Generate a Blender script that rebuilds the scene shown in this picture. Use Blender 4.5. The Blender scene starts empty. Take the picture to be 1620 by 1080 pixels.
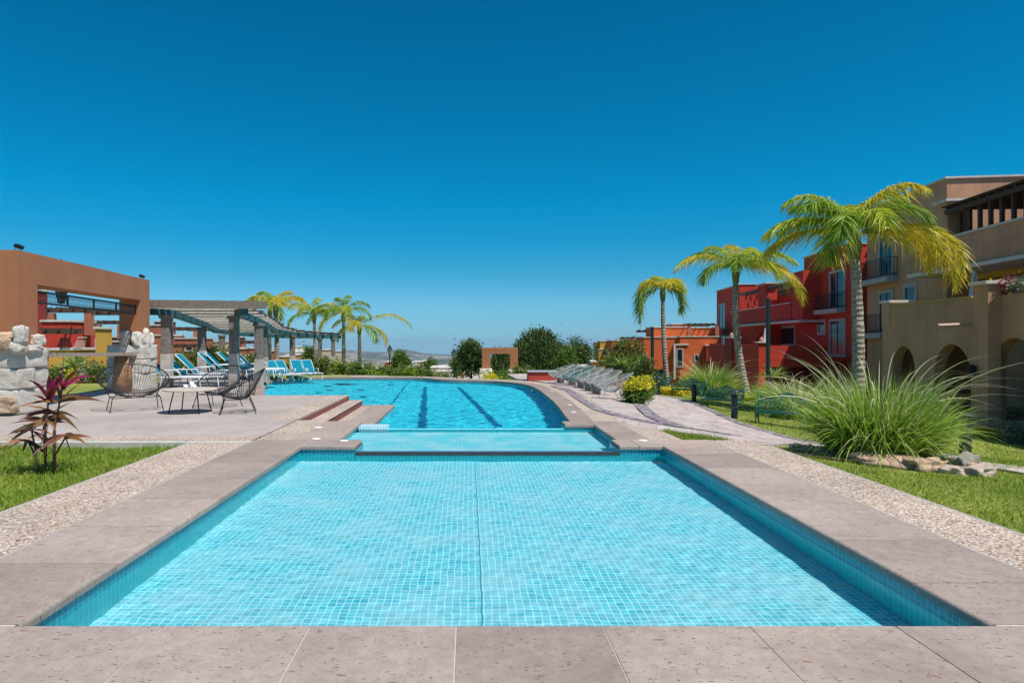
import bpy, bmesh, math, random
import numpy as np
from mathutils import Vector, Matrix, noise
R=math.radians
S=bpy.context.scene
C=S.collection
# ------------------------------------------------------------------ camera, sky, sun, exposure
cam=bpy.data.cameras.new('camera'); cam_o=bpy.data.objects.new('camera',cam); C.objects.link(cam_o); S.camera=cam_o
cam_o.location=(0,0,1.5); cam_o.rotation_euler=(R(90),0,0)
cam.lens=23.11; cam.sensor_width=36; cam.shift_x=.0426; cam.shift_y=-.00185; cam.clip_end=30000; cam.clip_start=.1
SUN=Vector((.34,-.34,.88)).normalized()
W=bpy.data.worlds.new('World'); S.world=W; W.use_nodes=True
wt=W.node_tree; wn=wt.nodes; wl=wt.links
bg=wn['Background']; sky=wn.new('ShaderNodeTexSky'); sky.sky_type='NISHITA'; sky.sun_disc=False
sky.sun_elevation=math.asin(SUN.z); sky.sun_rotation=math.atan2(SUN.x,SUN.y); sky.altitude=1900; sky.air_density=1.0; sky.dust_density=.6; sky.ozone_density=3.0
tc=wn.new('ShaderNodeTexCoord'); sp=wn.new('ShaderNodeSeparateXYZ'); mx=wn.new('ShaderNodeMath'); mx.operation='MAXIMUM'; mx.inputs[1].default_value=.012
cb=wn.new('ShaderNodeCombineXYZ'); wl.new(tc.outputs['Generated'],sp.inputs[0]); wl.new(sp.outputs[2],mx.inputs[0])
wl.new(sp.outputs[0],cb.inputs[0]); wl.new(sp.outputs[1],cb.inputs[1]); wl.new(mx.outputs[0],cb.inputs[2]); wl.new(cb.outputs[0],sky.inputs[0])
# a polarised, deep blue high-altitude sky: saturate the physical sky, teal tint in the visible part, neutral brighter zenith added as fill light for the shade
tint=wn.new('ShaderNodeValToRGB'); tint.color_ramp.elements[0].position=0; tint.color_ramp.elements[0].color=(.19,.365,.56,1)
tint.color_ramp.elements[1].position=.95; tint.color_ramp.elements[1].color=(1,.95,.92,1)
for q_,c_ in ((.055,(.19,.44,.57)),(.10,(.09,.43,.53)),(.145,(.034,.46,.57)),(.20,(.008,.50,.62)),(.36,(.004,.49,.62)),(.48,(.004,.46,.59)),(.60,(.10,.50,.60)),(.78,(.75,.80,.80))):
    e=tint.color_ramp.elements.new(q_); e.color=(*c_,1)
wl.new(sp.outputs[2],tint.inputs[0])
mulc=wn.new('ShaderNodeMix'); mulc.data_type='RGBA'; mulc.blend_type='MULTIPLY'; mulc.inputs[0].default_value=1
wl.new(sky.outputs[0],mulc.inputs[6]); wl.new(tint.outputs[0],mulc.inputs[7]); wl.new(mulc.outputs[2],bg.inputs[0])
bg.inputs[1].default_value=.13
sun=bpy.data.lights.new('sun','SUN'); sun.energy=4.0; sun.angle=R(.53); sun.color=(1,.955,.89); sun.cycles.is_caustics_light=True
sun_o=bpy.data.objects.new('sun',sun); C.objects.link(sun_o); sun_o.rotation_euler=SUN.to_track_quat('Z','Y').to_euler()
S.view_settings.view_transform='Standard'; S.view_settings.look='None'; S.view_settings.exposure=0.50; S.view_settings.gamma=1
S.cycles.use_denoising=True; S.cycles.max_bounces=10; S.cycles.transparent_max_bounces=16; S.cycles.sample_clamp_indirect=6
random.seed(7); rng=np.random.default_rng(7)

# ------------------------------------------------------------------ measured picture geometry -> world
F=1040.; CX=741.; CY=537.; H=1.5
def gx(px,D): return (px-CX)/F*D
def gz(py,D): return H-(py-CY)/F*D
def GP(px,py,z=0.):
    D=F*(H-z)/(py-CY); return Vector((gx(px,D),D,z))
def sm(x,a,b):
    t=min(1,max(0,(x-a)/(b-a))); return t*t*(3-2*t)
YB=[(-1e5,-.06),(8.6,-.06),(13.5,-.32),(27.5,-.34),(32,-.50),(50,-1.95),(80,-4.5),(150,-12),(400,-45),(1500,-95),(4000,-160),(9000,-300),(1e6,-300)]
def gh(x,y):
    for i in range(len(YB)-1):
        if y<YB[i+1][0]:
            a,b=YB[i],YB[i+1]; z=a[1]+(b[1]-a[1])*(y-a[0])/(b[0]-a[0]); break
    if y<8.6: z=-.06
    k=1-sm(y,60,140)
    z-=min(2.2,.092*max(0,x-4.3))*sm(y,4,13)*k
    if x<-5: z+=(.27*sm(y,12,14)*(1-sm(y,36,42)))*sm(-x,5,6)
    return z
def TP(px,py,off=0):
    a=(px-CX)/F; b=-(py-CY)/F; D=2.
    while D<9000:
        if H+b*D<gh(a*D,D): break
        D+=.04*max(1,D/40)
    return Vector((a*D,D,gh(a*D,D)+off))
# ------------------------------------------------------------------ materials
def newmat(name):
    m=bpy.data.materials.new(name); m.use_nodes=True; return m,m.node_tree.nodes,m.node_tree.links,m.node_tree.nodes['Principled BSDF']
def c4(c,k=1): return (c[0]*k,c[1]*k,c[2]*k,1)
def nz(N,L,vec,scale,detail=4,rough=.55):
    n=N.new('ShaderNodeTexNoise'); n.inputs['Scale'].default_value=scale; n.inputs['Detail'].default_value=detail; n.inputs['Roughness'].default_value=rough
    L.new(vec,n.inputs['Vector']); return n
def ramp(N,L,src,els):
    r=N.new('ShaderNodeValToRGB'); r.color_ramp.elements[0].position=els[0][0]; r.color_ramp.elements[0].color=c4(els[0][1]) ; r.color_ramp.elements[1].position=els[-1][0]; r.color_ramp.elements[1].color=c4(els[-1][1])
    for p,c in els[1:-1]: e=r.color_ramp.elements.new(p); e.color=c4(c)
    L.new(src,r.inputs[0]); return r.outputs[0]
def mixc(N,L,fac,a,b,mode='MIX'):
    m=N.new('ShaderNodeMix'); m.data_type='RGBA'; m.blend_type=mode
    for i,v in ((0,fac),(6,a),(7,b)):
        if hasattr(v,'is_linked'): L.new(v,m.inputs[i])
        else: m.inputs[i].default_value=v if i==0 else c4(v)
    return m.outputs[2]
def bump(N,L,src,strength,dist,bs):
    b=N.new('ShaderNodeBump'); b.inputs['Strength'].default_value=strength; b.inputs['Distance'].default_value=dist; L.new(src,b.inputs['Height'])
    if bs.inputs['Normal'].is_linked: L.new(bs.inputs['Normal'].links[0].from_socket,b.inputs['Normal'])
    L.new(b.outputs[0],bs.inputs['Normal'])
def texc(N,kind='Object'): return N.new('ShaderNodeTexCoord').outputs[kind]
_mc={}
def stucco(name,c,var=.14,scale=.9,bs=.25,rough=.9):
    if name in _mc: return _mc[name]
    m,N,L,B=newmat(name); v=texc(N); n=nz(N,L,v,scale,7,.6)
    col=ramp(N,L,n.outputs[0],[(.3,[x*(1-var) for x in c]),(.55,c),(.75,[min(1,x*(1+var)) for x in c])])
    # rain streaks: noise stretched downwards
    mp=N.new('ShaderNodeMapping'); mp.inputs['Scale'].default_value=(3,3,.25); L.new(v,mp.inputs[0]); n3=nz(N,L,mp.outputs[0],1.5,4)
    s=ramp(N,L,n3.outputs[0],[(.5,(1,1,1)),(.8,(1-var*1.1,)*3)])
    L.new(mixc(N,L,1.,col,s,'MULTIPLY'),B.inputs['Base Color']); B.inputs['Roughness'].default_value=rough
    n2=nz(N,L,v,38,4); bump(N,L,n2.outputs[0],bs,.01,B); _mc[name]=m; return m
def plain(name,c,rough=.5,metal=0,spec=.5,var=0,bs=0,bscale=30):
    if name in _mc: return _mc[name]
    m,N,L,B=newmat(name); B.inputs['Base Color'].default_value=c4(c); B.inputs['Roughness'].default_value=rough; B.inputs['Metallic'].default_value=metal; B.inputs['Specular IOR Level'].default_value=spec
    if var or bs:
        v=texc(N); n=nz(N,L,v,bscale,5)
        if var: L.new(ramp(N,L,n.outputs[0],[(.3,[x*(1-var) for x in c]),(.7,[min(1,x*(1+var)) for x in c])]),B.inputs['Base Color'])
        if bs: bump(N,L,n.outputs[0],bs,.01,B)
    _mc[name]=m; return m
def foliage(name,cols,rough=.5,trans=.35,spec=.3):
    if name in _mc: return _mc[name]
    m,N,L,B=newmat(name); g=N.new('ShaderNodeNewGeometry'); k=len(cols)-1
    c=ramp(N,L,g.outputs['Random Per Island'],[(i/k,x) for i,x in enumerate(cols)])
    L.new(c,B.inputs['Base Color']); B.inputs['Roughness'].default_value=rough; B.inputs['Specular IOR Level'].default_value=spec
    t=N.new('ShaderNodeBsdfTranslucent'); L.new(c,t.inputs[0]); x=N.new('ShaderNodeMixShader'); x.inputs[0].default_value=trans
    L.new(B.outputs[0],x.inputs[1]); L.new(t.outputs[0],x.inputs[2]); L.new(x.outputs[0],N['Material Output'].inputs[0]); _mc[name]=m; return m
def stone(name,c,joint=None):
    m,N,L,B=newmat(name); v=texc(N); n=nz(N,L,v,1.3,6); n2=nz(N,L,v,11,6,.7)
    col=ramp(N,L,n.outputs[0],[(.3,[x*.88 for x in c]),(.7,[x*1.10 for x in c])])
    gi=N.new('ShaderNodeNewGeometry'); col=mixc(N,L,1.,col,ramp(N,L,gi.outputs['Random Per Island'],[(0,(.80,.78,.77)),(.5,(1,1,1)),(1,(1.14,1.10,1.05))]),'MULTIPLY')
    n4=nz(N,L,v,.55,7,.7); col=mixc(N,L,.8,col,ramp(N,L,n4.outputs[0],[(.30,(.70,.68,.66)),(.48,(1,1,1)),(.7,(1.12,1.11,1.10))]),'MULTIPLY')
    col=mixc(N,L,.45,col,ramp(N,L,n2.outputs[0],[(.35,(.72,.70,.70)),(.65,(1.25,1.25,1.25))]),'MULTIPLY')
    for sc,th,cc,st in ((30,.135,(.085,.045,.04),(1,2.6,1)),(55,.12,(.10,.06,.05),(2.4,1,1)),(30,.045,(.60,.54,.50),(1.6,1,1)),(10,.09,(.21,.115,.09),(.8,2.2,1))):
        mp=N.new('ShaderNodeMapping'); mp.inputs['Scale'].default_value=st; L.new(v,mp.inputs[0])
        dn=nz(N,L,v,sc*1.6,3); ad=N.new('ShaderNodeMixRGB'); ad.blend_type='ADD'; ad.inputs[0].default_value=.06; L.new(mp.outputs[0],ad.inputs[1]); L.new(dn.outputs['Color'],ad.inputs[2])
        vo=N.new('ShaderNodeTexVoronoi'); vo.inputs['Scale'].default_value=sc; L.new(ad.outputs[0],vo.inputs['Vector'])
        sr=N.new('ShaderNodeSeparateColor'); L.new(vo.outputs['Color'],sr.inputs[0])
        a=N.new('ShaderNodeMath'); a.operation='MULTIPLY'; a.inputs[1].default_value=th*2.6; L.new(sr.outputs[0],a.inputs[0])
        # only some cells hold an inclusion, each of its own size
        b=N.new('ShaderNodeMath'); b.operation='GREATER_THAN'; b.inputs[1].default_value=.55; L.new(sr.outputs[1],b.inputs[0])
        d=N.new('ShaderNodeMath'); d.operation='LESS_THAN'; L.new(vo.outputs['Distance'],d.inputs[0]); L.new(a.outputs[0],d.inputs[1])
        e=N.new('ShaderNodeMath'); e.operation='MULTIPLY'; L.new(b.outputs[0],e.inputs[0]); L.new(d.outputs[0],e.inputs[1])
        f=N.new('ShaderNodeMath'); f.operation='MULTIPLY'; f.inputs[1].default_value=.88; L.new(e.outputs[0],f.inputs[0])
        col=mixc(N,L,f.outputs[0],col,cc)
    L.new(col,B.inputs['Base Color']); B.inputs['Roughness'].default_value=.82; bump(N,L,n2.outputs[0],.25,.006,B); return m
def pebbles(name):
    m,N,L,B=newmat(name); v=texc(N); vo=N.new('ShaderNodeTexVoronoi'); vo.inputs['Scale'].default_value=48; mp=N.new('ShaderNodeMapping'); mp.inputs['Scale'].default_value=(1,1,.6); L.new(v,mp.inputs[0]); L.new(mp.outputs[0],vo.inputs['Vector'])
    sr=N.new('ShaderNodeSeparateColor'); L.new(vo.outputs['Color'],sr.inputs[0])
    col=ramp(N,L,sr.outputs[0],[(0,(.16,.11,.085)),(.10,(.46,.37,.29)),(.35,(.60,.50,.41)),(.6,(.52,.41,.33)),(.75,(.70,.63,.56)),(.93,(.42,.27,.18)),(1,(.76,.72,.66))])
    dd=ramp(N,L,vo.outputs['Distance'],[(.0,(1,1,1)),(.42,(.92,.92,.92)),(.75,(.5,.46,.43))])
    n=nz(N,L,v,.8,5); big=ramp(N,L,n.outputs[0],[(.3,(.85,.84,.82)),(.7,(1.12,1.1,1.08))])
    L.new(mixc(N,L,1.,mixc(N,L,1.,col,dd,'MULTIPLY'),big,'MULTIPLY'),B.inputs['Base Color']); B.inputs['Roughness'].default_value=.7
    iv=N.new('ShaderNodeMath'); iv.operation='SUBTRACT'; iv.inputs[0].default_value=1; L.new(vo.outputs['Distance'],iv.inputs[1]); bump(N,L,iv.outputs[0],.8,.012,B); return m
def tiles(name,c1,c2,grout,size=.053,scale_stain=.0,uv=True,w=.0035,white=(.62,.78,.82)):
    m,N,L,B=newmat(name); v=texc(N,'UV'); b=N.new('ShaderNodeTexBrick'); b.offset=0; b.inputs['Scale'].default_value=1; b.inputs['Brick Width'].default_value=size; b.inputs['Row Height'].default_value=size
    b.inputs['Mortar Size'].default_value=w; b.inputs['Mortar Smooth'].default_value=.3; b.inputs['Color1'].default_value=c4(c1); b.inputs['Color2'].default_value=c4(c2); b.inputs['Mortar'].default_value=c4(grout); L.new(v,b.inputs[0])
    col=b.outputs[0]
    if scale_stain:
        n=nz(N,L,v,1.6,6,.65); n2=nz(N,L,v,45,3,.6); ad=N.new('ShaderNodeMath'); ad.operation='MULTIPLY_ADD'; ad.inputs[1].default_value=.42; L.new(n2.outputs[0],ad.inputs[0]); L.new(n.outputs[0],ad.inputs[2])
        rr=ramp(N,L,ad.outputs[0],[(.60,(0,0,0)),(.86,(scale_stain,)*3)])
        col=mixc(N,L,rr,col,white)
    L.new(col,B.inputs['Base Color']); B.inputs['Roughness'].default_value=.25; return m
def palmbark():
    m,N,L,B=newmat('palm_bark'); v=texc(N); w_=N.new('ShaderNodeTexWave'); w_.bands_direction='Z'; w_.inputs['Scale'].default_value=1.9; w_.inputs['Distortion'].default_value=3.5; w_.inputs['Detail'].default_value=4; w_.inputs['Detail Scale'].default_value=2.2; L.new(v,w_.inputs['Vector'])
    n=nz(N,L,v,5,7,.7); mp=N.new('ShaderNodeMapping'); mp.inputs['Scale'].default_value=(22,22,1.8); L.new(v,mp.inputs[0]); n2=nz(N,L,mp.outputs[0],1,5,.6)
    col=ramp(N,L,n.outputs[0],[(.3,(.17,.13,.10)),(.5,(.36,.31,.26)),(.7,(.50,.45,.40))]); col=mixc(N,L,.42,col,ramp(N,L,w_.outputs['Fac'],[(.0,(.40,.36,.33)),(.25,(1,1,1))]),'MULTIPLY'); col=mixc(N,L,.7,col,ramp(N,L,n2.outputs[0],[(.35,(.55,.52,.5)),(.6,(1.1,1.1,1.1))]),'MULTIPLY')
    L.new(col,B.inputs['Base Color']); B.inputs['Roughness'].default_value=.95; bump(N,L,w_.outputs['Fac'],.7,.03,B); bump(N,L,n2.outputs[0],.8,.02,B); return m
def limestone():
    m,N,L,B=newmat('white_limestone'); v=texc(N); n=nz(N,L,v,2.2,8,.7); n2=nz(N,L,v,14,8,.75); mu=nz(N,L,v,34,6,.8)
    col=ramp(N,L,n.outputs[0],[(.25,(.44,.36,.27)),(.40,(.62,.56,.47)),(.55,(.74,.70,.63)),(.75,(.80,.77,.72))]); col=mixc(N,L,.8,col,ramp(N,L,n2.outputs[0],[(.32,(.62,.60,.57)),(.46,(1,1,1))]),'MULTIPLY')
    L.new(col,B.inputs['Base Color']); B.inputs['Roughness'].default_value=.95; bump(N,L,n2.outputs[0],1,.06,B); bump(N,L,mu.outputs[0],.8,.02,B); return m
M=dict(
 coping=stone('cantera_stone',(.315,.256,.222)), coping_dark=stone('cantera_stone_aged',(.245,.20,.185)), wet=plain('wet_stone',(.05,.035,.04),.12,var=.3),
 pebble=pebbles('exposed_pebble'), grout=plain('pale_grout',(.44,.40,.37),.9,var=.1),
 tile_floor=tiles('mosaic_floor',(.06,.54,.64),(.20,.72,.80),(.70,.93,.94),scale_stain=.5,w=.0042),
 tile_mid=tiles('mosaic_mid',(.10,.64,.70),(.18,.72,.77),(.50,.82,.86),scale_stain=.8),
 tile_big=tiles('mosaic_deep',(.0,.55,.72),(.02,.66,.80),(.2,.72,.82)),
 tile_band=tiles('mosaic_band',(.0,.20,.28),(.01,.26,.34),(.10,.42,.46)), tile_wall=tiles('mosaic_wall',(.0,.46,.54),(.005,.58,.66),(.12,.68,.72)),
 tile_joint=plain('joint_line',(.03,.33,.42),.5), tile_lane=tiles('mosaic_lane',(.0,.10,.22),(.0,.13,.26),(.02,.25,.38)),
 tile_white=tiles('mosaic_white',(.62,.72,.75),(.75,.82,.84),(.16,.50,.58),size=.05,w=.006),
 deck=stucco('deck_concrete',(.36,.308,.275),.22,.6,.12), edge=stucco('walk_edge',(.36,.33,.29),.15,2,.2), curb=stucco('curb_concrete',(.45,.44,.39),.2,2,.3),
 darkrafter=plain('dark_rafter',(.10,.075,.058),.9,var=.35,bs=.4,bscale=12),
 rock_pale=plain('pale_rock',(.40,.32,.25),.95,var=.3,bs=1,bscale=8), riser=stucco('red_riser',(.20,.065,.055),.15,2,.2), terra=stucco('portal_stucco',(.37,.145,.066),.13,1.0,.3),
 tan=stucco('tan_stucco',(.53,.27,.155),.2), red=stucco('red_stucco',(.48,.038,.018),.12), orange=stucco('orange_stucco',(.62,.12,.03),.12),
 brick=stucco('terracotta_stucco',(.38,.13,.075),.12), ochre=stucco('ochre_stucco',(.55,.30,.045),.12), cream=stucco('cream_stucco',(.55,.42,.28),.1), white=stucco('white_stucco',(.72,.68,.62),.08),
 darkred=stucco('dark_red_stucco',(.30,.03,.022),.12), brown=stucco('brown_stucco',(.22,.09,.06),.12),
 cap=stucco('cap_stone',(.58,.54,.50),.15,2,.3), frame=stucco('grey_stone_trim',(.42,.38,.36),.15,3,.3),
 glass=plain('window_glass',(.012,.022,.035),.12,0,.35), iron=plain('black_iron',(.015,.015,.017),.45,.4), curtain=plain('curtain',(.45,.40,.38),.9),
 wood=plain('weathered_beam',(.33,.265,.205),.85,var=.4,bs=.6,bscale=14), wood_pale=plain('pale_slat',(.60,.52,.42),.85,var=.3,bs=.5,bscale=14), teal_wood=plain('teal_beam',(.025,.10,.115),.6,var=.35,bs=.4,bscale=12),
 darkwood=plain('dark_timber',(.07,.035,.022),.8,var=.3), bark=plain('bark',(.16,.12,.09),.95,var=.5,bs=1,bscale=9), palm_bark=palmbark(),
 rock=limestone(), rock_tan=plain('tan_rock',(.42,.29,.19),.9,var=.35,bs=.9,bscale=4), rock_grey=plain('grey_rock',(.27,.25,.22),.9,var=.35,bs=.9,bscale=5),
 column=stucco('column_plaster',(.50,.44,.38),.3,2.5,.6), column_dark=plain('column_timber',(.19,.155,.13),.85,var=.35,bs=.5,bscale=10),
 sling=plain('turquoise_sling',(.0,.17,.25),.9,spec=.2,var=.15,bs=.2,bscale=60), white_metal=plain('white_metal',(.72,.74,.74),.35), cord=plain('black_cord',(.018,.018,.02),.5), grey_metal=plain('grey_metal',(.34,.35,.34),.45), cord_pale=plain('pale_cord',(.36,.38,.37),.55), cord_teal=plain('teal_cord',(.015,.20,.21),.5),
 bench=plain('green_cast_iron',(.008,.115,.085),.4,.3,var=.25), navy=plain('navy_metal',(.018,.028,.045),.45,.3), polegreen=plain('dark_green_metal',(.012,.05,.05),.45,.3),
 tabletop=plain('table_top',(.46,.40,.33),.6,var=.15), pot=plain('grey_resin',(.20,.20,.19),.6,var=.2), china=plain('white_china',(.8,.8,.78),.2), lid=plain('white_lid',(.8,.78,.74),.5),
 canvas=plain('pale_canvas',(.55,.52,.50),.85,var=.15), clay=plain('clay',(.45,.24,.15),.8), car=plain('silver_paint',(.5,.53,.55),.25,.6), tyre=plain('rubber',(.02,.02,.02),.8), mesh=plain('dark_mesh',(.02,.022,.024),.7), soil=plain('soil',(.10,.065,.045),.95,var=.4,bs=.6,bscale=6),
 kiosk=stucco('kiosk_red',(.42,.055,.03),.1), steel=plain('zinc_top',(.38,.40,.42),.45,.5), mosaic_dark=plain('dark_mosaic',(.0,.06,.12),.4),
)
# ------------------------------------------------------------------ mesh collecting
def wloc(o):
    v=Vector((0,0,0))
    while o is not None: v=v+o.location; o=o.parent
    return v
class MB:
    def __init__(s): s.v=[]; s.f=[]; s.uv=None
    def add(s,vs,fs):
        n=len(s.v); s.v+= [tuple(p) for p in vs]; s.f+=[tuple(i+n for i in f) for f in fs]; return s
    def box(s,x0,x1,y0,y1,z0,z1,T=None):
        vs=[(x,y,z) for z in (z0,z1) for x,y in ((x0,y0),(x1,y0),(x1,y1),(x0,y1))]
        if T: vs=[T(*p) for p in vs]
        return s.add(vs,[(3,2,1,0),(4,5,6,7),(0,1,5,4),(1,2,6,5),(2,3,7,6),(3,0,4,7)])
    def obox(s,c,size,rot=None):
        hx,hy,hz=[d/2 for d in size]; c=Vector(c)
        vs=[Vector((x,y,z)) for z in (-hz,hz) for x,y in ((-hx,-hy),(hx,-hy),(hx,hy),(-hx,hy))]
        if rot is not None: vs=[rot@p for p in vs]
        return s.add([p+c for p in vs],[(3,2,1,0),(4,5,6,7),(0,1,5,4),(1,2,6,5),(2,3,7,6),(3,0,4,7)])
    def beam(s,a,b,w,h):
        a=Vector(a); b=Vector(b); d=b-a; q=d.to_track_quat('X','Z').to_matrix(); return s.obox((a+b)/2,(d.length,w,h),q)
    def tube(s,pts,rad,n=6,closed=False,cap=True):
        pts=[Vector(p) for p in pts]; k=len(pts); rs=rad if hasattr(rad,'__len__') else [rad]*k; vs=[]; fs=[]; up=None
        for i,p in enumerate(pts):
            if closed: t=pts[(i+1)%k]-pts[i-1]
            else: t=pts[min(i+1,k-1)]-pts[max(i-1,0)]
            if t.length<1e-9: t=Vector((0,0,1))
            t.normalize()
            if up is None: up=Vector((0,0,1)) if abs(t.z)<.9 else Vector((1,0,0))
            a=(up-t*up.dot(t)); a=a.normalized() if a.length>1e-6 else t.orthogonal().normalized(); b=t.cross(a); up=a
            for j in range(n):
                g=2*math.pi*j/n; vs.append(p+(a*math.cos(g)+b*math.sin(g))*rs[i])
        m=k if closed else k-1
        for i in range(m):
            for j in range(n):
                i2=(i+1)%k; fs.append((i*n+j,i*n+(j+1)%n,i2*n+(j+1)%n,i2*n+j))
        if cap and not closed: fs.append(tuple(range(n))[::-1]); fs.append(tuple((k-1)*n+j for j in range(n)))
        return s.add(vs,fs)
    def lathe(s,prof,c=(0,0,0),n=16):
        c=Vector(c); vs=[]; fs=[]
        for r,z in prof:
            for j in range(n): g=2*math.pi*j/n; vs.append(c+Vector((r*math.cos(g),r*math.sin(g),z)))
        for i in range(len(prof)-1):
            for j in range(n): fs.append((i*n+j,i*n+(j+1)%n,(i+1)*n+(j+1)%n,(i+1)*n+j))
        fs.append(tuple(range(n))[::-1]); fs.append(tuple((len(prof)-1)*n+j for j in range(n)))
        return s.add(vs,fs)
    def prism(s,poly,a,b,T):   # poly 2D, extruded between a and b, T(u,v,w)
        n=len(poly); vs=[T(p[0],p[1],a) for p in poly]+[T(p[0],p[1],b) for p in poly]
        return s.add(vs,[tuple(range(n))[::-1],tuple(range(n,2*n))]+[(i,(i+1)%n,(i+1)%n+n,i+n) for i in range(n)])
    def build(s,name,mat,parent=None,smooth=False,world=True,uv=None,bevel=0):
        me=bpy.data.meshes.new(name); off=wloc(parent) if (parent and world) else Vector((0,0,0))
        me.from_pydata([(p[0]-off.x,p[1]-off.y,p[2]-off.z) for p in s.v],[],s.f); me.materials.append(mat)
        if smooth: me.polygons.foreach_set('use_smooth',[True]*len(me.polygons))
        if uv:
            l=me.uv_layers.new(name='UVMap'); d=np.empty(len(me.loops)*2); vi=np.empty(len(me.loops),int); me.loops.foreach_get('vertex_index',vi)
            U=np.array([uv[i] for i in range(len(s.v))]); d=U[vi].reshape(-1); l.data.foreach_set('uv',d)
        o=bpy.data.objects.new(name,me); C.objects.link(o)
        if parent: o.parent=parent
        if bevel:
            mo=o.modifiers.new('bevel','BEVEL'); mo.width=bevel; mo.segments=2; mo.limit_method='ANGLE'
        return o
def tag(o,label,cat,group=None,kind=None):
    if label: o['label']=label
    if cat: o['category']=cat
    if group: o['group']=group
    if kind: o['kind']=kind
    return o
def struct(o): o['kind']='structure'; return o
def thing(name,label,cat,loc=(0,0,0),rz=0,group=None):
    o=bpy.data.objects.new(name,None); C.objects.link(o); o.location=loc; o.rotation_euler=(0,0,rz); o.empty_display_size=.2; return tag(o,label,cat,group)
def dup(o,loc,rz,label,parent=None,scale=None):
    c=o.copy(); C.objects.link(c); c.parent=parent
    if parent is None:
        c.location=loc; c.rotation_euler=(0,0,rz)
        if label: c['label']=label
        if scale: c.scale=(scale,)*3
    for ch in [x for x in bpy.data.objects if x.parent==o]: dup(ch,None,None,None,c)
    return c
def recolor(o,frm,to):
    for ch in [x for x in bpy.data.objects if x.parent==o]:
        if ch.type=='MESH' and ch.data.materials and ch.data.materials[0]==frm: ch.data=ch.data.copy(); ch.data.materials[0]=to
        recolor(ch,frm,to)
def npmesh(name,V,Fq,mat,parent=None,smooth=False):   # numpy verts (n,3), quads (m,4) or tris
    me=bpy.data.meshes.new(name); k=Fq.shape[1]; off=wloc(parent) if parent else Vector((0,0,0)); V=V-np.array(off)
    me.vertices.add(len(V)); me.vertices.foreach_set('co',V.astype(np.float32).ravel()); me.loops.add(Fq.size); me.loops.foreach_set('vertex_index',Fq.astype(np.int32).ravel())
    me.polygons.add(len(Fq)); me.polygons.foreach_set('loop_start',np.arange(0,Fq.size,k,dtype=np.int32)); me.polygons.foreach_set('loop_total',np.full(len(Fq),k,dtype=np.int32))
    me.update(calc_edges=True); me.materials.append(mat)
    if smooth: me.polygons.foreach_set('use_smooth',[True]*len(Fq))
    o=bpy.data.objects.new(name,me); C.objects.link(o)
    if parent: o.parent=parent
    return o
def inpoly(x,y,P):
    c=False; n=len(P)
    for i in range(n):
        x1,y1=P[i]; x2,y2=P[i-1]
        if (y1>y)!=(y2>y) and x<(x2-x1)*(y-y1)/(y2-y1)+x1: c=not c
    return c
def inpoly_np(X,Y,P):
    c=np.zeros(X.shape,bool); n=len(P)
    for i in range(n):
        x1,y1=P[i]; x2,y2=P[i-1]
        if y1==y2: continue
        c^=((y1>Y)!=(y2>Y))&(X<(x2-x1)*(Y-y1)/(y2-y1)+x1)
    return c
def offs(P,d):   # offset a closed polygon; P counter-clockwise -> d>0 goes outward
    n=len(P); out=[]
    for i in range(n):
        a=Vector(P[i-1]); b=Vector(P[i]); c=Vector(P[(i+1)%n]); e=(b-a).normalized(); f=(c-b).normalized()
        n1=Vector((e.y,-e.x)); n2=Vector((f.y,-f.x)); m=n1+n2; m=m/max(.35,m.dot(m)/2) if m.length>1e-6 else n1
        out.append((b.x+m.x*d,b.y+m.y*d))
    return out
def sheet(name,poly,mat,zf,thick=0.,step=None,uvs=False,struct_=True,parent=None):   # flat or draped polygon with skirt
    bm=bmesh.new(); bm.faces.new([bm.verts.new((p[0],p[1],0)) for p in poly]); bmesh.ops.recalc_face_normals(bm,faces=bm.faces)
    for f in bm.faces:
        if f.normal.z<0: f.normal_flip()
    if step:
        xs=[p[0] for p in poly]; ys=[p[1] for p in poly]
        for ax,lo,hi in ((0,min(xs),max(xs)),(1,min(ys),max(ys))):
            k=math.floor(lo/step)+1
            while k*step<hi:
                no=(1,0,0) if ax==0 else (0,1,0); co=(k*step,0,0) if ax==0 else (0,k*step,0)
                bmesh.ops.bisect_plane(bm,geom=bm.verts[:]+bm.edges[:]+bm.faces[:],plane_co=co,plane_no=no); k+=1
    bmesh.ops.triangulate(bm,faces=bm.faces[:]) if step else None
    for v in bm.verts: v.co.z=zf(v.co.x,v.co.y) if callable(zf) else zf
    if thick:
        be=[e for e in bm.edges if len(e.link_faces)==1]
        r=bmesh.ops.extrude_edge_only(bm,edges=be)
        for v in [g for g in r['geom'] if isinstance(g,bmesh.types.BMVert)]: v.co.z-=thick
    if uvs:
        l=bm.loops.layers.uv.new('UVMap')
        for f in bm.faces:
            for lp in f.loops: lp[l].uv=(lp.vert.co.x,lp.vert.co.y)
    me=bpy.data.meshes.new(name); bm.to_mesh(me); bm.free(); me.materials.append(mat); o=bpy.data.objects.new(name,me); C.objects.link(o)
    if parent: o.parent=parent
    elif struct_: struct(o)
    return o
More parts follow.
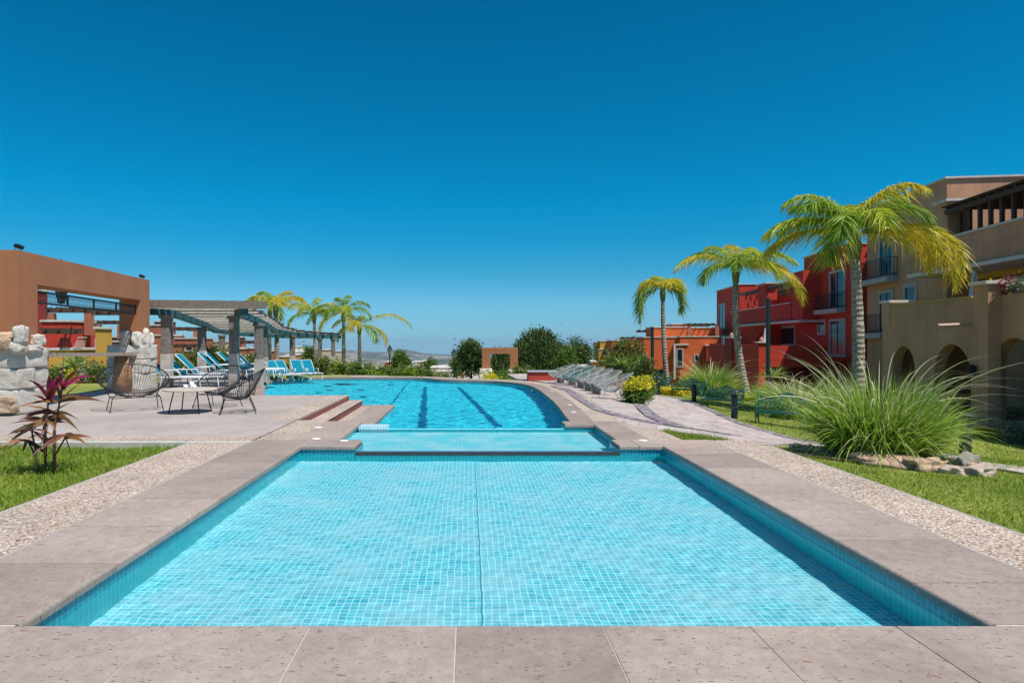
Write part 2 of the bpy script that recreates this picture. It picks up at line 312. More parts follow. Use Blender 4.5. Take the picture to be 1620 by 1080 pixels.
# ------------------------------------------------------------------ the ground
BIG=[(2.12,11.78),(2.21,14.5),(2.44,18.15),(2.50,21.2),(2.50,24.0),(2.33,26.0),(1.9,27.3),(1.3,28.1),(.5,28.65),(-.67,29.0),(-1.4,29.5),(-1.9,30.4),(-2.7,30.9),(-4.2,31.1),(-6.0,31.15),(-7.2,31.0),(-8.1,30.3),(-8.55,29.2),(-8.45,27.6),(-7.9,25.6),(-7.2,23.2),(-6.5,21.0),(-6.15,19.4),(-6.05,17.95),(-2.18,17.95),(-2.08,14.1),(-1.98,11.78)]
def chaikin(P,idx):   # round only the vertices in idx
    out=[]; n=len(P)
    for i in range(n):
        if i in idx:
            a=Vector(P[i-1]); b=Vector(P[i]); c=Vector(P[(i+1)%n]); out.append(tuple(b.lerp(a,.25))); out.append(tuple(b.lerp(c,.25)))
        else: out.append(P[i])
    return out
BIG=chaikin(BIG,set(range(1,23)))
HOLE=offs(BIG,.28)
NX0,NX1,NY0,NY1=-2.36,2.75,3.467,9.29
MX0,MX1,MY1=-1.95,2.22,11.6
def terrain():
    def axis(bands):
        out=[bands[0][0]]
        for a,b,n in bands: out+=list(np.linspace(a,b,n+1)[1:])
        return np.array(out)
    xs=axis([(-9000,-1000,12),(-1000,-100,12),(-100,-16,16),(-16,20,144),(20,100,20),(100,1000,12),(1000,9000,12)])
    ys=axis([(-60,-4,8),(-4,38,168),(38,100,40),(100,500,25),(500,9500,40)])
    X,Y=np.meshgrid(xs,ys); Z=np.vectorize(gh)(X,Y)
    far=(Y>300); Z=Z+far*np.vectorize(lambda x,y: 14*noise.noise(Vector((x/700,y/700,3)))*min(1,max(0,(y-300)/1200)))(X,Y)
    h=inpoly_np(X,Y,HOLE)|((X>NX0-.3)&(X<NX1+.3)&(Y>NY0-.3)&(Y<9.6))|((X>-2.2)&(X<2.5)&(Y>9.3)&(Y<12.1))
    Z[h]=-2.2
    dk=(X>-3.4)&(X<3.6)&(Y<11.9)&~h; Z[dk]-=.08
    n=len(xs); i=np.arange(len(ys)-1)[:,None]*n+np.arange(n-1)[None,:]; Q=np.stack([i,i+1,i+1+n,i+n],-1).reshape(-1,4)
    m,N,L,B=newmat('ground_cover'); v=texc(N); a=nz(N,L,v,.35,6); b=nz(N,L,v,40,4); c=nz(N,L,v,.004,8,.65)
    g=ramp(N,L,a.outputs[0],[(.3,(.11,.14,.02)),(.5,(.19,.22,.03)),(.72,(.30,.28,.07))])
    g=mixc(N,L,.5,g,ramp(N,L,b.outputs[0],[(.3,(.5,.5,.4)),(.7,(1.5,1.5,1.3))]),'MULTIPLY')
    far_=ramp(N,L,c.outputs[0],[(.35,(.055,.075,.04)),(.5,(.12,.125,.075)),(.58,(.26,.22,.16)),(.66,(.07,.09,.05))])
    s=N.new('ShaderNodeSeparateXYZ'); L.new(v,s.inputs[0]); f=N.new('ShaderNodeMapRange'); f.inputs[1].default_value=45; f.inputs[2].default_value=120; L.new(s.outputs[1],f.inputs[0])
    L.new(mixc(N,L,f.outputs[0],g,far_),B.inputs['Base Color']); B.inputs['Roughness'].default_value=.95; bump(N,L,b.outputs[0],.6,.03,B)
    o=npmesh('lawn',np.stack([X,Y,Z],-1).reshape(-1,3),Q,m,smooth=True); struct(o)
terrain()
# distant hills
def ridge(name,D,px0,px1,prof,depth,seed,cols):
    xs=np.linspace(gx(px0,D),gx(px1,D),160); ys=np.linspace(0,1,26); V=[]
    for t in ys:
        for x in xs:
            px=CX+x/D*F; top=np.interp(px,[p[0] for p in prof],[p[1] for p in prof]); zt=gz(top,D)
            zb=-(300 if D>5000 else 170); k=math.sin(min(1,t*1.25)*math.pi/2) if t<.8 else 1-(t-.8)*3
            z=zb+(zt-zb)*k+(D*.0022)*noise.noise(Vector((x/(D*.03),t*6,seed)))*(1-abs(2*t-1))
            V.append((x,D+(t-.8)*depth,z))
    n=len(xs); i=np.arange(len(ys)-1)[:,None]*n+np.arange(n-1)[None,:]; Q=np.stack([i,i+1,i+1+n,i+n],-1).reshape(-1,4)
    m,N,L,B=newmat(name+'_scrub'); v=texc(N); a=nz(N,L,v,.0022,9,.7); L.new(ramp(N,L,a.outputs[0],cols),B.inputs['Base Color']); B.inputs['Roughness'].default_value=1
    struct(npmesh(name,np.array(V),Q,m,smooth=True))
ridge('hills',8200,150,1100,[(150,566),(380,562),(430,558),(480,556),(520,555),(560,553.5),(590,556),(612,557),(630,552),(645,553),(660,556),(672,559),(700,560),(745,562),(800,566),(1100,572)],3500,1.,[(.38,(.03,.045,.04)),(.5,(.07,.08,.06)),(.58,(.30,.25,.20)),(.66,(.035,.05,.04))])
ridge('low_hills',5200,250,1000,[(250,572),(480,568),(560,563),(600,566),(650,568),(720,567),(760,571),(1000,576)],1500,5.,[(.38,(.03,.045,.03)),(.5,(.06,.075,.045)),(.60,(.34,.28,.22)),(.7,(.04,.055,.035))])
# small far settlement on the plain: uncountable specks of houses
def town():
    V=[];Q=[]; 
    for k in range(1500):
        y=rng.uniform(900,4200); px=rng.uniform(450,760); x=gx(px,y); z=gh(x,y); w=rng.uniform(5,16); d=rng.uniform(5,14); h=rng.uniform(3,9)
        n=len(V); V+=[(x,y,z-5),(x+w,y,z-5),(x+w,y+d,z-5),(x,y+d,z-5),(x,y,z+h),(x+w,y,z+h),(x+w,y+d,z+h),(x,y+d,z+h)]
        Q+=[(n,n+1,n+5,n+4),(n+1,n+2,n+6,n+5),(n+3,n,n+4,n+7),(n+4,n+5,n+6,n+7)]
    o=npmesh('town',np.array(V),np.array(Q),foliage('town_walls',[(.5,.45,.38),(.35,.28,.22),(.65,.62,.58),(.4,.2,.13),(.6,.55,.5)],.9,0)); tag(o,'scattered pale houses of the far town on the valley plain','town',None,'stuff')
town()
# ---- decks, copings, pebble strips
def runx(mb,x0,x1,y0,y1,zt,cuts,th=.055,g=.003,round_side=None,rr=.022):   # slabs of a coping run along x (cuts in x) or y
    pass
def slab(mb,x0,x1,y0,y1,zt,th,edge,r=.024):
    # rounded (bullnose) on the sides listed in edge: 'l','r','f','b'
    seg=5; prof=[(0.,-th)]+[(0.,-r)] ; prof=[]
    for i in range(seg+1):
        a=i/seg*math.pi/2; prof.append((r*(1-math.sin(a)),-r*(1-math.cos(a)) ))   # inset, dz from top inner to side
    rings=[]
    for ins,dz in prof: rings.append((ins,dz))
    rings=rings+[(0,-th)]
    vs=[];fs=[]
    for ins,dz in rings:
        def k(s): return ins if s in edge else min(ins,.0015)*1.0
        vs+=[(x0+k('l'),y0+k('f'),zt+dz),(x1-k('r'),y0+k('f'),zt+dz),(x1-k('r'),y1-k('b'),zt+dz),(x0+k('l'),y1-k('b'),zt+dz)]
    n=len(rings)
    for i in range(n-1):
        for j in range(4): a=i*4+j; b=i*4+(j+1)%4; fs.append((a+4,b+4,b,a))
    fs.append((0,1,2,3)); mb.add(vs,fs)
def cuts_run(mb,axis,a0,a1,cuts,b0,b1,zt,edge,th=.055,g=.0025):
    c=[a0]+sorted(x for x in cuts if a0<x<a1)+[a1]
    for i in range(len(c)-1):
        p=c[i]+(g if i else 0); q=c[i+1]-(g if i<len(c)-2 else 0); e=''.join(s for s in edge if not((axis=='x' and ((s=='l' and i) or (s=='r' and i<len(c)-2))) or (axis=='y' and ((s=='f' and i) or (s=='b' and i<len(c)-2)))))
        if axis=='x': slab(mb,p,q,b0,b1,zt,th,e)
        else: slab(mb,b0,b1,p,q,zt,th,e)
mb=MB(); z=0.
XO0,XO1=-3.20,3.59
cuts_run(mb,'x',-7.5,8,[-.063+.767*k for k in range(-9,10)],1.2,NY0-.002,z,'b')          # front run
cuts_run(mb,'y',NY0+.002,9.86,[4.41,5.29,6.2,7.15,8.1,9.0],XO0,NX0,z,'r')
cuts_run(mb,'y',NY0+.002,9.86,[4.06,4.92,5.83,6.8,7.7,8.65],NX1,XO1,z,'l')
cuts_run(mb,'x',NX0+.002,-1.6,[-2.0],NY1,9.86,z,'fr')                                     # tongues between the near and the middle pool
cuts_run(mb,'x',2.14,NX1-.002,[2.42],NY1,9.86,z,'fl')
cuts_run(mb,'y',9.864,12.1,[10.9],-2.62,MX0,z,'r'); cuts_run(mb,'y',9.864,12.1,[10.7],MX1,2.72,z,'l')
slab(mb,1.71,MX1-.002,MY1,12.1,z,.055,'flb')
o=mb.build('pool_coping',M['coping']); struct(o)
g=MB(); e=.004
for x0,x1,y0,y1 in ((-7.4,7.9,1.3,NY0-.03),(XO0+.02,NX0-.03,NY0-.03,9.84),(NX1+.03,XO1-.02,NY0-.03,9.84),(NX0-.03,-1.65,NY1+.03,9.84),(2.18,NX1+.03,NY1+.03,9.84),(-2.6,MX0-.03,9.84,12.08),(MX1+.03,2.70,9.84,12.08)): g.box(x0,x1,y0,y1,-.20,-e)
struct(g.build('grout_bed',M['grout']))
# dark stone lip over which the middle pool spills
l=MB(); l.box(-1.6,2.14,NY1-.01,NY1+.10,-.135,-.088); struct(l.build('spill_lip',M['wet'],bevel=.006))
# pool basins
def wall_strip(name,pts,z0,z1,mat,closed=False,flip=False):
    V=[];Fs=[];U=[]; d=0; P=list(pts)+([pts[0]] if closed else [])
    for i,p in enumerate(P):
        if i: d+=(Vector(P[i])-Vector(P[i-1])).length
        V+=[(p[0],p[1],z0),(p[0],p[1],z1)]; U+=[(d,z0),(d,z1)]
        if i: n=len(V); q=(n-4,n-2,n-1,n-3); Fs.append(q[::-1] if flip else q)
    m=MB(); m.add(V,Fs); return struct(m.build(name,mat,uv=U))
s=.022; ND=-.56; MD=-.42; BD=-1.45
def rec(pts): return caustic(pts)
def recv(o): o.cycles.is_caustics_receiver=True; return o
recv(wall_strip('pool_wall',[(-1.6+s,9.36),(-1.6+s,NY1+s),(NX0-s,NY1+s),(NX0-s,NY0-s),(NX1+s,NY0-s),(NX1+s,NY1+s),(2.14-s,NY1+s),(2.14-s,9.36)],ND-.01,-.14,M['tile_wall']))
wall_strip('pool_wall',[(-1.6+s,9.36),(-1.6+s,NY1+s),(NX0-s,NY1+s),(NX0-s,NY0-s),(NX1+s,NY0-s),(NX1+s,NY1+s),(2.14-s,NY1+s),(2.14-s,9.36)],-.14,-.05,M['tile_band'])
recv(wall_strip('pool_wall',[(-1.6,NY1+.012),(2.14,NY1+.012)],ND-.01,-.12,M['tile_wall'],flip=True))
recv(sheet('pool_floor',[(NX0-.1,NY0-.1),(NX1+.1,NY0-.1),(NX1+.1,NY1+.05),(NX0-.1,NY1+.05)],M['tile_floor'],ND,uvs=True))
recv(sheet('floor_joint',[(.087,NY0),(.095,NY0),(.103,NY1),(.095,NY1)],M['tile_joint'],ND+.004,uvs=True))
recv(wall_strip('pool_wall',[(-1.58,9.36),(-1.58,9.86+s),(MX0-s,9.86+s),(MX0-s,11.9)],MD-.01,-.087,M['tile_wall']))
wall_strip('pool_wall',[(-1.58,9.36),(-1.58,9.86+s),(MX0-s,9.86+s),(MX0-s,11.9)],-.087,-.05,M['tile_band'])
recv(wall_strip('pool_wall',[(2.12,9.36),(2.12,9.88),(MX1+s,9.88),(MX1+s,MY1+s),(1.71,MY1+s),(1.71,12.05)],MD-.01,-.087,M['tile_wall'],flip=True))
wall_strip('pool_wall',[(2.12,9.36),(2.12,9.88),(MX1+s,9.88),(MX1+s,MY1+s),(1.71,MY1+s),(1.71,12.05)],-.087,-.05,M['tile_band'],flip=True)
recv(sheet('pool_floor',[(-2.1,NY1+.09),(2.4,NY1+.09),(2.4,MY1+.03),(-2.1,MY1+.03)],M['tile_mid'],MD,uvs=True))
w=MB(); w.box(-1.44,1.72,MY1+.02,MY1+.15,-1.5,-.084)
o=struct(w.build('weir_wall',M['tile_wall'],uv=[(v[0],v[1]+v[2]) for v in w.v])); recv(o)
w=MB(); w.box(-1.93,-1.43,MY1-.02,MY1+.26,-.5,-.026); o=struct(w.build('tile_block',M['tile_white'],uv=[(v[0],v[1]+v[2]) for v in w.v]))
wl_=MB(); wl_.box(-1.43,1.71,MY1+.025,MY1+.055,-.086,-.0815); struct(wl_.build('weir_edge_tile',plain('pale_tile_edge',(.6,.78,.8),.3)))
recv(wall_strip('deep_pool_wall',offs(BIG,.02),BD-.02,-.30,M['tile_wall'],closed=True))
recv(sheet('deep_pool_floor',offs(BIG,.2),M['tile_big'],BD,uvs=True))
def floor_pt(px,py,zw=-.38,d=BD+.38):   # surface point plus the refracted run to the floor
    p=GP(px,py,zw); th=math.atan2(p.y,H-zw); tt=math.tan(math.asin(math.sin(th)/1.333)); k=1-d*tt/p.y; return (p.x*k,p.y*k)
def floor_quad(name,pts,mat,dz):
    P=[floor_pt(*p) for p in pts]; return recv(sheet(name,P,mat,BD+dz,uvs=True))
floor_quad('lane_marking',[(659.5,677),(675.5,677),(674.8,612),(670,612)],M['tile_lane'],.005)
floor_quad('lane_marking',[(783,677),(795,676),(728,612),(722,612)],M['tile_lane'],.005)
floor_quad('floor_line',[(611.5,646),(615.5,646),(651,600.5),(649.5,600.5)],M['tile_lane'],.005)
for k,(px,py,w_,h_) in enumerate([(548,608,19,1.3),(518,611,5,.9),(521,617,5,.9),(571,617,8,1.0),(574,628,9,1.3),(503,622,6,1.0),(618,609,5,1.0),(619,605,4,.8)]):
    pts=[(px+w_*math.cos(a)*(1+.3*math.sin(2*a+k)),py+h_*math.sin(a)*(1+.3*math.cos(3*a+k))) for a in [i*math.pi/6 for i in range(12)]]
    floor_quad('floor_mosaic',pts,M['mosaic_dark'],.006)
# submerged bench ledge along the right back curve
led=[(853,624),(846,618),(832,613),(815,610.5),(790,608),(765,606.5)]; P1=[GP(a,b,-.55) for a,b in led]
poly=[(p.x-.28,p.y-.1) for p in P1]+[(p.x+.25,p.y+.35) for p in P1[::-1]]
recv(sheet('pool_step',poly,tiles('mosaic_step',(.35,.72,.8),(.45,.8,.85),(.2,.6,.7)),-.52,thick=.9,uvs=True))
# water
def water(name,x0,x1,y0,y1,z,step,amp,clip=None):
    nx=int((x1-x0)/step); ny=int((y1-y0)/step); xs=np.linspace(x0,x1,nx+1); ys=np.linspace(y0,y1,ny+1); X,Y=np.meshgrid(xs,ys); Z=np.full(X.shape,z)
    r=np.random.default_rng(3)
    for lam,a,k in amp:
        for j in range(k):
            th=r.uniform(0,2*math.pi) if lam<.35 else r.normal(1.2,.8); q=2*math.pi/(lam*r.uniform(.7,1.4)); ph=r.uniform(0,6.28)
            Z+=a/math.sqrt(k)*np.sin(q*(X*math.cos(th)+Y*math.sin(th))+ph+1.5*np.sin(X*.9+ph)+1.3*np.sin(Y*.7-ph))
    n=nx+1; i=np.arange(ny)[:,None]*n+np.arange(nx)[None,:]; Q=np.stack([i,i+1,i+1+n,i+n],-1).reshape(-1,4)
    if clip: cx=(X[:-1,:-1]+step/2).ravel(); cy=(Y[:-1,:-1]+step/2).ravel(); Q=Q[inpoly_np(cx,cy,clip)]
    o=npmesh(name,np.stack([X,Y,Z],-1).reshape(-1,3),Q,M['water'],smooth=True); struct(o); o.cycles.is_caustics_caster=True; return o
m,N,L,B=newmat('pool_water'); N.remove(B); rf=N.new('ShaderNodeBsdfRefraction'); rf.inputs['Color'].default_value=(.86,.985,1,1); rf.inputs['Roughness'].default_value=0; rf.inputs['IOR'].default_value=1.333
gl=N.new('ShaderNodeBsdfGlossy'); gl.inputs['Roughness'].default_value=0.0; fz=N.new('ShaderNodeFresnel'); fz.inputs[0].default_value=1.333; fm_=N.new('ShaderNodeMath'); fm_.operation='MULTIPLY'; fm_.inputs[1].default_value=.38; L.new(fz.outputs[0],fm_.inputs[0])   # reflections cut by a polarising filter
mxs=N.new('ShaderNodeMixShader'); L.new(fm_.outputs[0],mxs.inputs[0]); L.new(rf.outputs[0],mxs.inputs[1]); L.new(gl.outputs[0],mxs.inputs[2]); L.new(mxs.outputs[0],N['Material Output'].inputs[0]); M['water']=m
water('water',NX0-.03,NX1+.03,NY0-.03,NY1+.015,-.14,.02,[(1.3,.0018,4),(.45,.0011,5),(.17,.0005,6)])
water('water',-2.0,2.27,NY1+.10,MY1+.02,-.087,.02,[(.8,.0010,4),(.3,.0005,5),(.14,.00018,5)])
water('water',-8.8,2.8,11.76,31.4,-.375,.045,[(1.2,.003,5),(.5,.0036,6),(.24,.0024,6),(.16,.001,5)],clip=offs(BIG,.06))
# big pool coping and surrounds
def ring(name,poly,w,zt,th,mat,i0,i1,inner=0.):
    A=offs(poly,inner); Bp=offs(poly,w); n=len(poly); idx=[(i0+k)%n for k in range(((i1-i0)%n)+1)]
    m=MB(); V=[]
    for i in idx: V+=[(A[i][0],A[i][1],zt-th),(A[i][0],A[i][1],zt),(Bp[i][0],Bp[i][1],zt),(Bp[i][0],Bp[i][1],zt-th)]
    Fs=[]
    for k in range(len(idx)-1):
        a=4*k; Fs+=[(a,a+4,a+5,a+1),(a+1,a+5,a+6,a+2),(a+2,a+6,a+7,a+3)]
    Fs+=[(0,1,2,3),(4*len(idx)-1,4*len(idx)-2,4*len(idx)-3,4*len(idx)-4)]
    m.add(V,Fs); return struct(m.build(name,mat,bevel=.008))
nb=len(BIG)
ring('deep_pool_coping',BIG,.52,-.28,.14,M['coping'],0,nb-3)
ring('pebble_border',BIG,1.15,-.288,.14,M['pebble'],0,30,inner=.525)
# landing and steps on the left of the big pool
struct(MB().box(-2.60,-2.0,12.1,17.95,-.36,-.279).build('landing_coping',M['coping'],bevel=.006))
struct(MB().box(-2.86,-2.604,12.1,17.95,-.40,-.281).build('landing_pebble',M['pebble']))
struct(MB().box(-3.24,-2.86,12.0,17.72,-.40,-.14).build('step_riser',M['riser'])); struct(MB().box(-3.22,-2.845,12.0,17.74,-.14,-.132).build('step_tread',M['pebble']))
# upper left deck
DECK=[(-3.22,10.12),(-3.22,17.72),(-5.9,17.72),(-6.35,19.4),(-7.3,22.5),(-8.4,26.0),(-9.2,29.4),(-12,30.2),(-11.4,26),(-10.6,20.5),(-11.2,17.6),(-13,16.2),(-40,16.2),(-40,10.12)]
struct(sheet('deck',DECK,M['deck'],-.001,thick=.3)); struct(sheet('deck_side',[(p[0]+(.012 if p[0]>-9 else 0),p[1]) for p in DECK],M['riser'],-.03,thick=.35))
struct(MB().box(-3.72,-3.222,12.3,17.70,-.2,.0035).build('step_border_pebble',M['pebble']))
struct(sheet('pebble_border',[(-3.19,9.868),(-2.63,9.868),(-2.63,12.3),(-3.19,12.3)],M['pebble'],-.006,thick=.2))
struct(MB().box(-2.64,-1.98,12.105,12.13,-.4,-.01).build('step_riser',M['coping_dark']))
struct(MB().box(-40,-3.22,9.78,10.2,-.2,.003).build('deck_edge_pebble',M['pebble'])); struct(MB().box(-40,-3.21,9.66,9.80,-.3,-.004).build('deck_curb',M['curb'],bevel=.01))
# pebble walks beside the near pool
def pebwalk(x0,x1,y0,y1): struct(MB().box(x0,x1,y0,y1,-.3,-.005).build('pebble_walk',M['pebble']))
pebwalk(-4.06,XO0-.004,NY0-3,9.66); pebwalk(XO1+.004,4.27,NY0-3,9.84)
struct(MB().box(-4.10,-4.06,.5,9.66,-.3,-.003).build('walk_edging',M['edge'],bevel=.008)); struct(MB().box(4.27,4.31,.5,9.84,-.3,-.003).build('walk_edging',M['edge'],bevel=.008))
struct(MB().box(-3.225,XO0-.001,NY0,9.64,-.3,.0005).build('walk_edging',M['edge'])); struct(MB().box(XO1+.001,3.615,NY0,9.84,-.3,.0005).build('walk_edging',M['edge']))
struct(sheet('pebble_border',[(2.725,9.868),(3.22,9.868),(3.2,11.0),(3.3,14.6),(2.73,14.6),(2.73,12)],M['pebble'],lambda x,y: max(-.284,-.006-.28*sm(y,10.5,14.2)),thick=.3,step=.4))
# stone path to the right
def laja():
    m,N,L,B=newmat('stamped_path'); v=texc(N); mp=N.new('ShaderNodeMapping'); mp.inputs['Scale'].default_value=(1,.55,1); L.new(v,mp.inputs[0])
    d=nz(N,L,v,3,3); ad=N.new('ShaderNodeMixRGB'); ad.blend_type='ADD'; ad.inputs[0].default_value=.15; L.new(mp.outputs[0],ad.inputs[1]); L.new(d.outputs['Color'],ad.inputs[2])
    vo=N.new('ShaderNodeTexVoronoi'); vo.inputs['Scale'].default_value=3.2; L.new(ad.outputs[0],vo.inputs['Vector']); ve=N.new('ShaderNodeTexVoronoi'); ve.feature='DISTANCE_TO_EDGE'; ve.inputs['Scale'].default_value=3.2; L.new(ad.outputs[0],ve.inputs['Vector'])
    sr=N.new('ShaderNodeSeparateColor'); L.new(vo.outputs['Color'],sr.inputs[0])
    col=ramp(N,L,sr.outputs[0],[(0,(.40,.33,.30)),(.5,(.47,.40,.36)),(.85,(.36,.30,.28)),(1,(.52,.46,.42))])
    e=ramp(N,L,ve.outputs['Distance'],[(.0,(.62,.6,.62)),(.05,(1,1,1))]); n=nz(N,L,v,9,5); k=ramp(N,L,n.outputs[0],[(.35,(.82,.82,.84)),(.65,(1.08,1.08,1.06))])
    L.new(mixc(N,L,1.,mixc(N,L,1.,col,e,'MULTIPLY'),k,'MULTIPLY'),B.inputs['Base Color']); B.inputs['Roughness'].default_value=.85; bump(N,L,ve.outputs['Distance'],.4,.03,B); return m
def cobble():
    m,N,L,B=newmat('purple_cobble'); v=texc(N); vo=N.new('ShaderNodeTexVoronoi'); vo.inputs['Scale'].default_value=9; L.new(v,vo.inputs['Vector']); sr=N.new('ShaderNodeSeparateColor'); L.new(vo.outputs['Color'],sr.inputs[0])
    col=ramp(N,L,sr.outputs[0],[(0,(.16,.14,.17)),(.5,(.25,.21,.24)),(.8,(.42,.38,.36)),(1,(.19,.16,.20))]); dd=ramp(N,L,vo.outputs['Distance'],[(.3,(1,1,1)),(.7,(.55,.5,.5))])
    L.new(mixc(N,L,1.,col,dd,'MULTIPLY'),B.inputs['Base Color']); B.inputs['Roughness'].default_value=.8
    iv=N.new('ShaderNodeMath'); iv.operation='SUBTRACT'; iv.inputs[0].default_value=1; L.new(vo.outputs['Distance'],iv.inputs[1]); bump(N,L,iv.outputs[0],.6,.03,B); return m
M['laja']=laja(); M['cobble']=cobble()
def tp2(*P): return [tuple(TP(*p)[:2]) for p in P]
back=tp2((945,612),(985,613),(1040,626.5),(1066,630),(1093,637),(1130,653),(1168,671),(1225,688),(1281,701),(1332,711))
front=[tuple(TP(1325,718)[:2]),tuple(TP(1252,704)[:2]),(4.34,9.87),(4.0,9.87),(3.24,11.0)]
PATH=[(3.3,14.6)]+[(p[0]+.0,p[1]) for p in [(3.55,18),(3.65,21),(3.65,24),(3.5,26.3),(3.0,28.3),(2.2,29.8)]]+[(2.0,34),(4.5,35)]+back+front
PATH=[(p[0],p[1]) for p in PATH]
ph=lambda off: (lambda x,y: max(gh(x,y),-.31 if x<4.4 and y>13 else -9)+off)
sheet('path',PATH,M['laja'],ph(.03),thick=.1,step=.5)
def band(pts,w,off,name='cobble_band'):
    P=[Vector(p) for p in pts]; L_=[];R_=[]
    for i,p in enumerate(P):
        d=(P[min(i+1,len(P)-1)]-P[max(i-1,0)]).normalized(); n=Vector((-d.y,d.x)); L_.append(tuple(p+n*w/2)); R_.append(tuple(p-n*w/2))
    return sheet(name,L_+R_[::-1],M['cobble'],ph(off),thick=.05,step=.5)
band(back[1:],.22,.042)
band(tp2((875,613),(900,620),(915,632),(945,650),(985,662),(1030,671),(1075,677),(1120,684),(1165,692)),.26,.042)
band(tp2((1010,640),(1022,652),(1034,662),(1070,676)),.35,.046)
sheet('path',tp2((1497,671),(1560,679),(1780,697),(1780,716),(1600,700),(1545,690),(1500,683)),M['laja'],lambda x,y: gh(x,y)+.03,thick=.1,step=.5)
sheet('path',tp2((1530,730),(1620,741),(1950,780),(1950,798),(1620,752),(1536,738)),M['laja'],lambda x,y: gh(x,y)+.03,thick=.1,step=.5)
# paving beyond and left of the big pool
sheet('rear_paving',[(-4.0,33.0),(-9.5,34.5),(-14,33),(-14,30.6),(-9.3,29.6),(-9.0,31.3),(-7.6,32.0),(-4.2,32.2)],M['deck'],-.31,thick=.2)
# skimmer lids
for k,(px,py,z) in enumerate([(873,618,-.28),(901,640.5,-.28),(907.6,651.6,-.28),(1017.5,696.5,0),(504,676,0),(500.5,694,0),(544.6,697,0)]):
    p=GP(px,py,z); m=MB().lathe([(.065,0),(.065,.004),(.055,.007),(.052,.005)],(0,0,0),24); o=m.build('skimmer_lid',M['lid'],world=False); o.location=(p.x,p.y,z+.001)
    tag(o,['white round lid on the curved coping, farthest from the near pool','white round lid on the right coping of the large pool','white round lid on the coping just past the middle pool','white round lid on the right corner of the middle pool coping','white round lid in pebbles beside the middle pool','white round lid in pebbles near the left corner coping','white round lid on the stone tongue left of the middle pool'][k],'lid','round lids let into the pool coping')
# ------------------------------------------------------------------ buildings
def rect_window(root,T,u0,u1,z0,z1,frame=True,mull=1,name='window',pane=None,fm=None,fw=.12,glassmat=None):
    # T(u, out, z): u along the wall, out = distance in front of it
    o=None; m=MB(); fwz=fw
    if frame:
        for a,b,c,d in ((u0,u1,z1-fwz,z1),(u0,u1,z0,z0+fwz),(u0,u0+fw,z0+fwz,z1-fwz),(u1-fw,u1,z0+fwz,z1-fwz)): m.box(a,b,-.05,.06,c,d,T)
    else:
        m.box(u0,u1,-.03,.03,z0,z0+.04,T); m.box(u0,u1,-.03,.03,z1-.04,z1,T)
    o=m.build(name,fm or M['frame'],root); k=fw if frame else 0
    p=MB(); p.box(u0+k,u1-k,-.04,.012,z0+(fwz if frame else .04),z1-(fwz if frame else .04),T); p.build('pane',glassmat or M['glass'],o)
    if mull:
        b=MB()
        for i in range(1,mull+1): u=u0+(u1-u0)*i/(mull+1); b.box(u-.025,u+.025,.012,.035,z0+fwz*frame,z1-fwz*frame,T)
        b.build('mullion',M['iron'],o)
    return o
def house(name,label,D,blocks,wins=(),group='houses of the estate across the gardens',cat='house',extra=None,base=None):
    """blocks: (px0,pytop,px1,dY,depth,mat[,pybottom]) ; wins: (px0,py0,px1,py1,dY,mull)"""
    x0=min(b[0] for b in blocks); x1=max(b[2] for b in blocks); zb=base if base is not None else min(gh(gx(x0,D),D),gh(gx(x1,D),D))-.6
    root=thing(name,label,cat,(gx((x0+x1)/2,D),D,zb),0,group)
    for b in blocks:
        d=D+b[3]; m=MB(); z1=gz(b[1],d); z0=gz(b[6],d) if len(b)>6 else zb; xa,xb=gx(b[0],d),gx(b[2],d); dep=b[4]
        if b[2]<CX-150:   # the visible right silhouette is the back corner
            full=xb-xa; nb=gx(b[2],d+dep)
            while nb<xa+.45*full and dep>1.2: dep*=.8; nb=gx(b[2],d+dep)
            xb=max(nb,xa+.3*full)
        m.box(xa,xb,d,d+dep,z0,z1); m.build('wall',b[5],root)
        c=MB(); c.box(xa-.06,xb+.06,d-.06,d+dep+.06,z1,z1+.09); c.build('parapet_cap',M['cap'],root)
    for w in wins:
        d=D+w[4]; T=lambda u,o,z,d=d:(u,d-o,z); rect_window(root,T,gx(w[0],d),gx(w[2],d),gz(w[3],d),gz(w[1],d),True,w[5] if len(w)>5 else 0,fw=.11)
    if extra: extra(root,D)
    if x0>900: root.rotation_euler=(0,0,-math.atan(.1346))
    return root
def pergola_top(root,D,px0,px1,py,dY,depth,posts=True,drop=1.,step=.55):
    d=D+dY; z=gz(py,d); m=MB(); x0,x1=gx(px0,d),gx(px1,d); y=d
    m.beam((x0-.2,d,z),(x1+.2,d,z),.12,.16); m.beam((x0-.2,d+depth,z),(x1+.2,d+depth,z),.12,.16)
    k=x0
    while k<=x1: m.beam((k,d-.4,z+.12),(k,d+depth+.3,z+.12),.08,.09); k+=step
    m.build('roof_pergola',M['darkwood'],root)
    if posts:
        for x in (x0,x1): p=MB(); p.box(x-.15,x+.15,d-.1,d+.2,z-drop,z-.1); p.build('post',M['brick'],root)
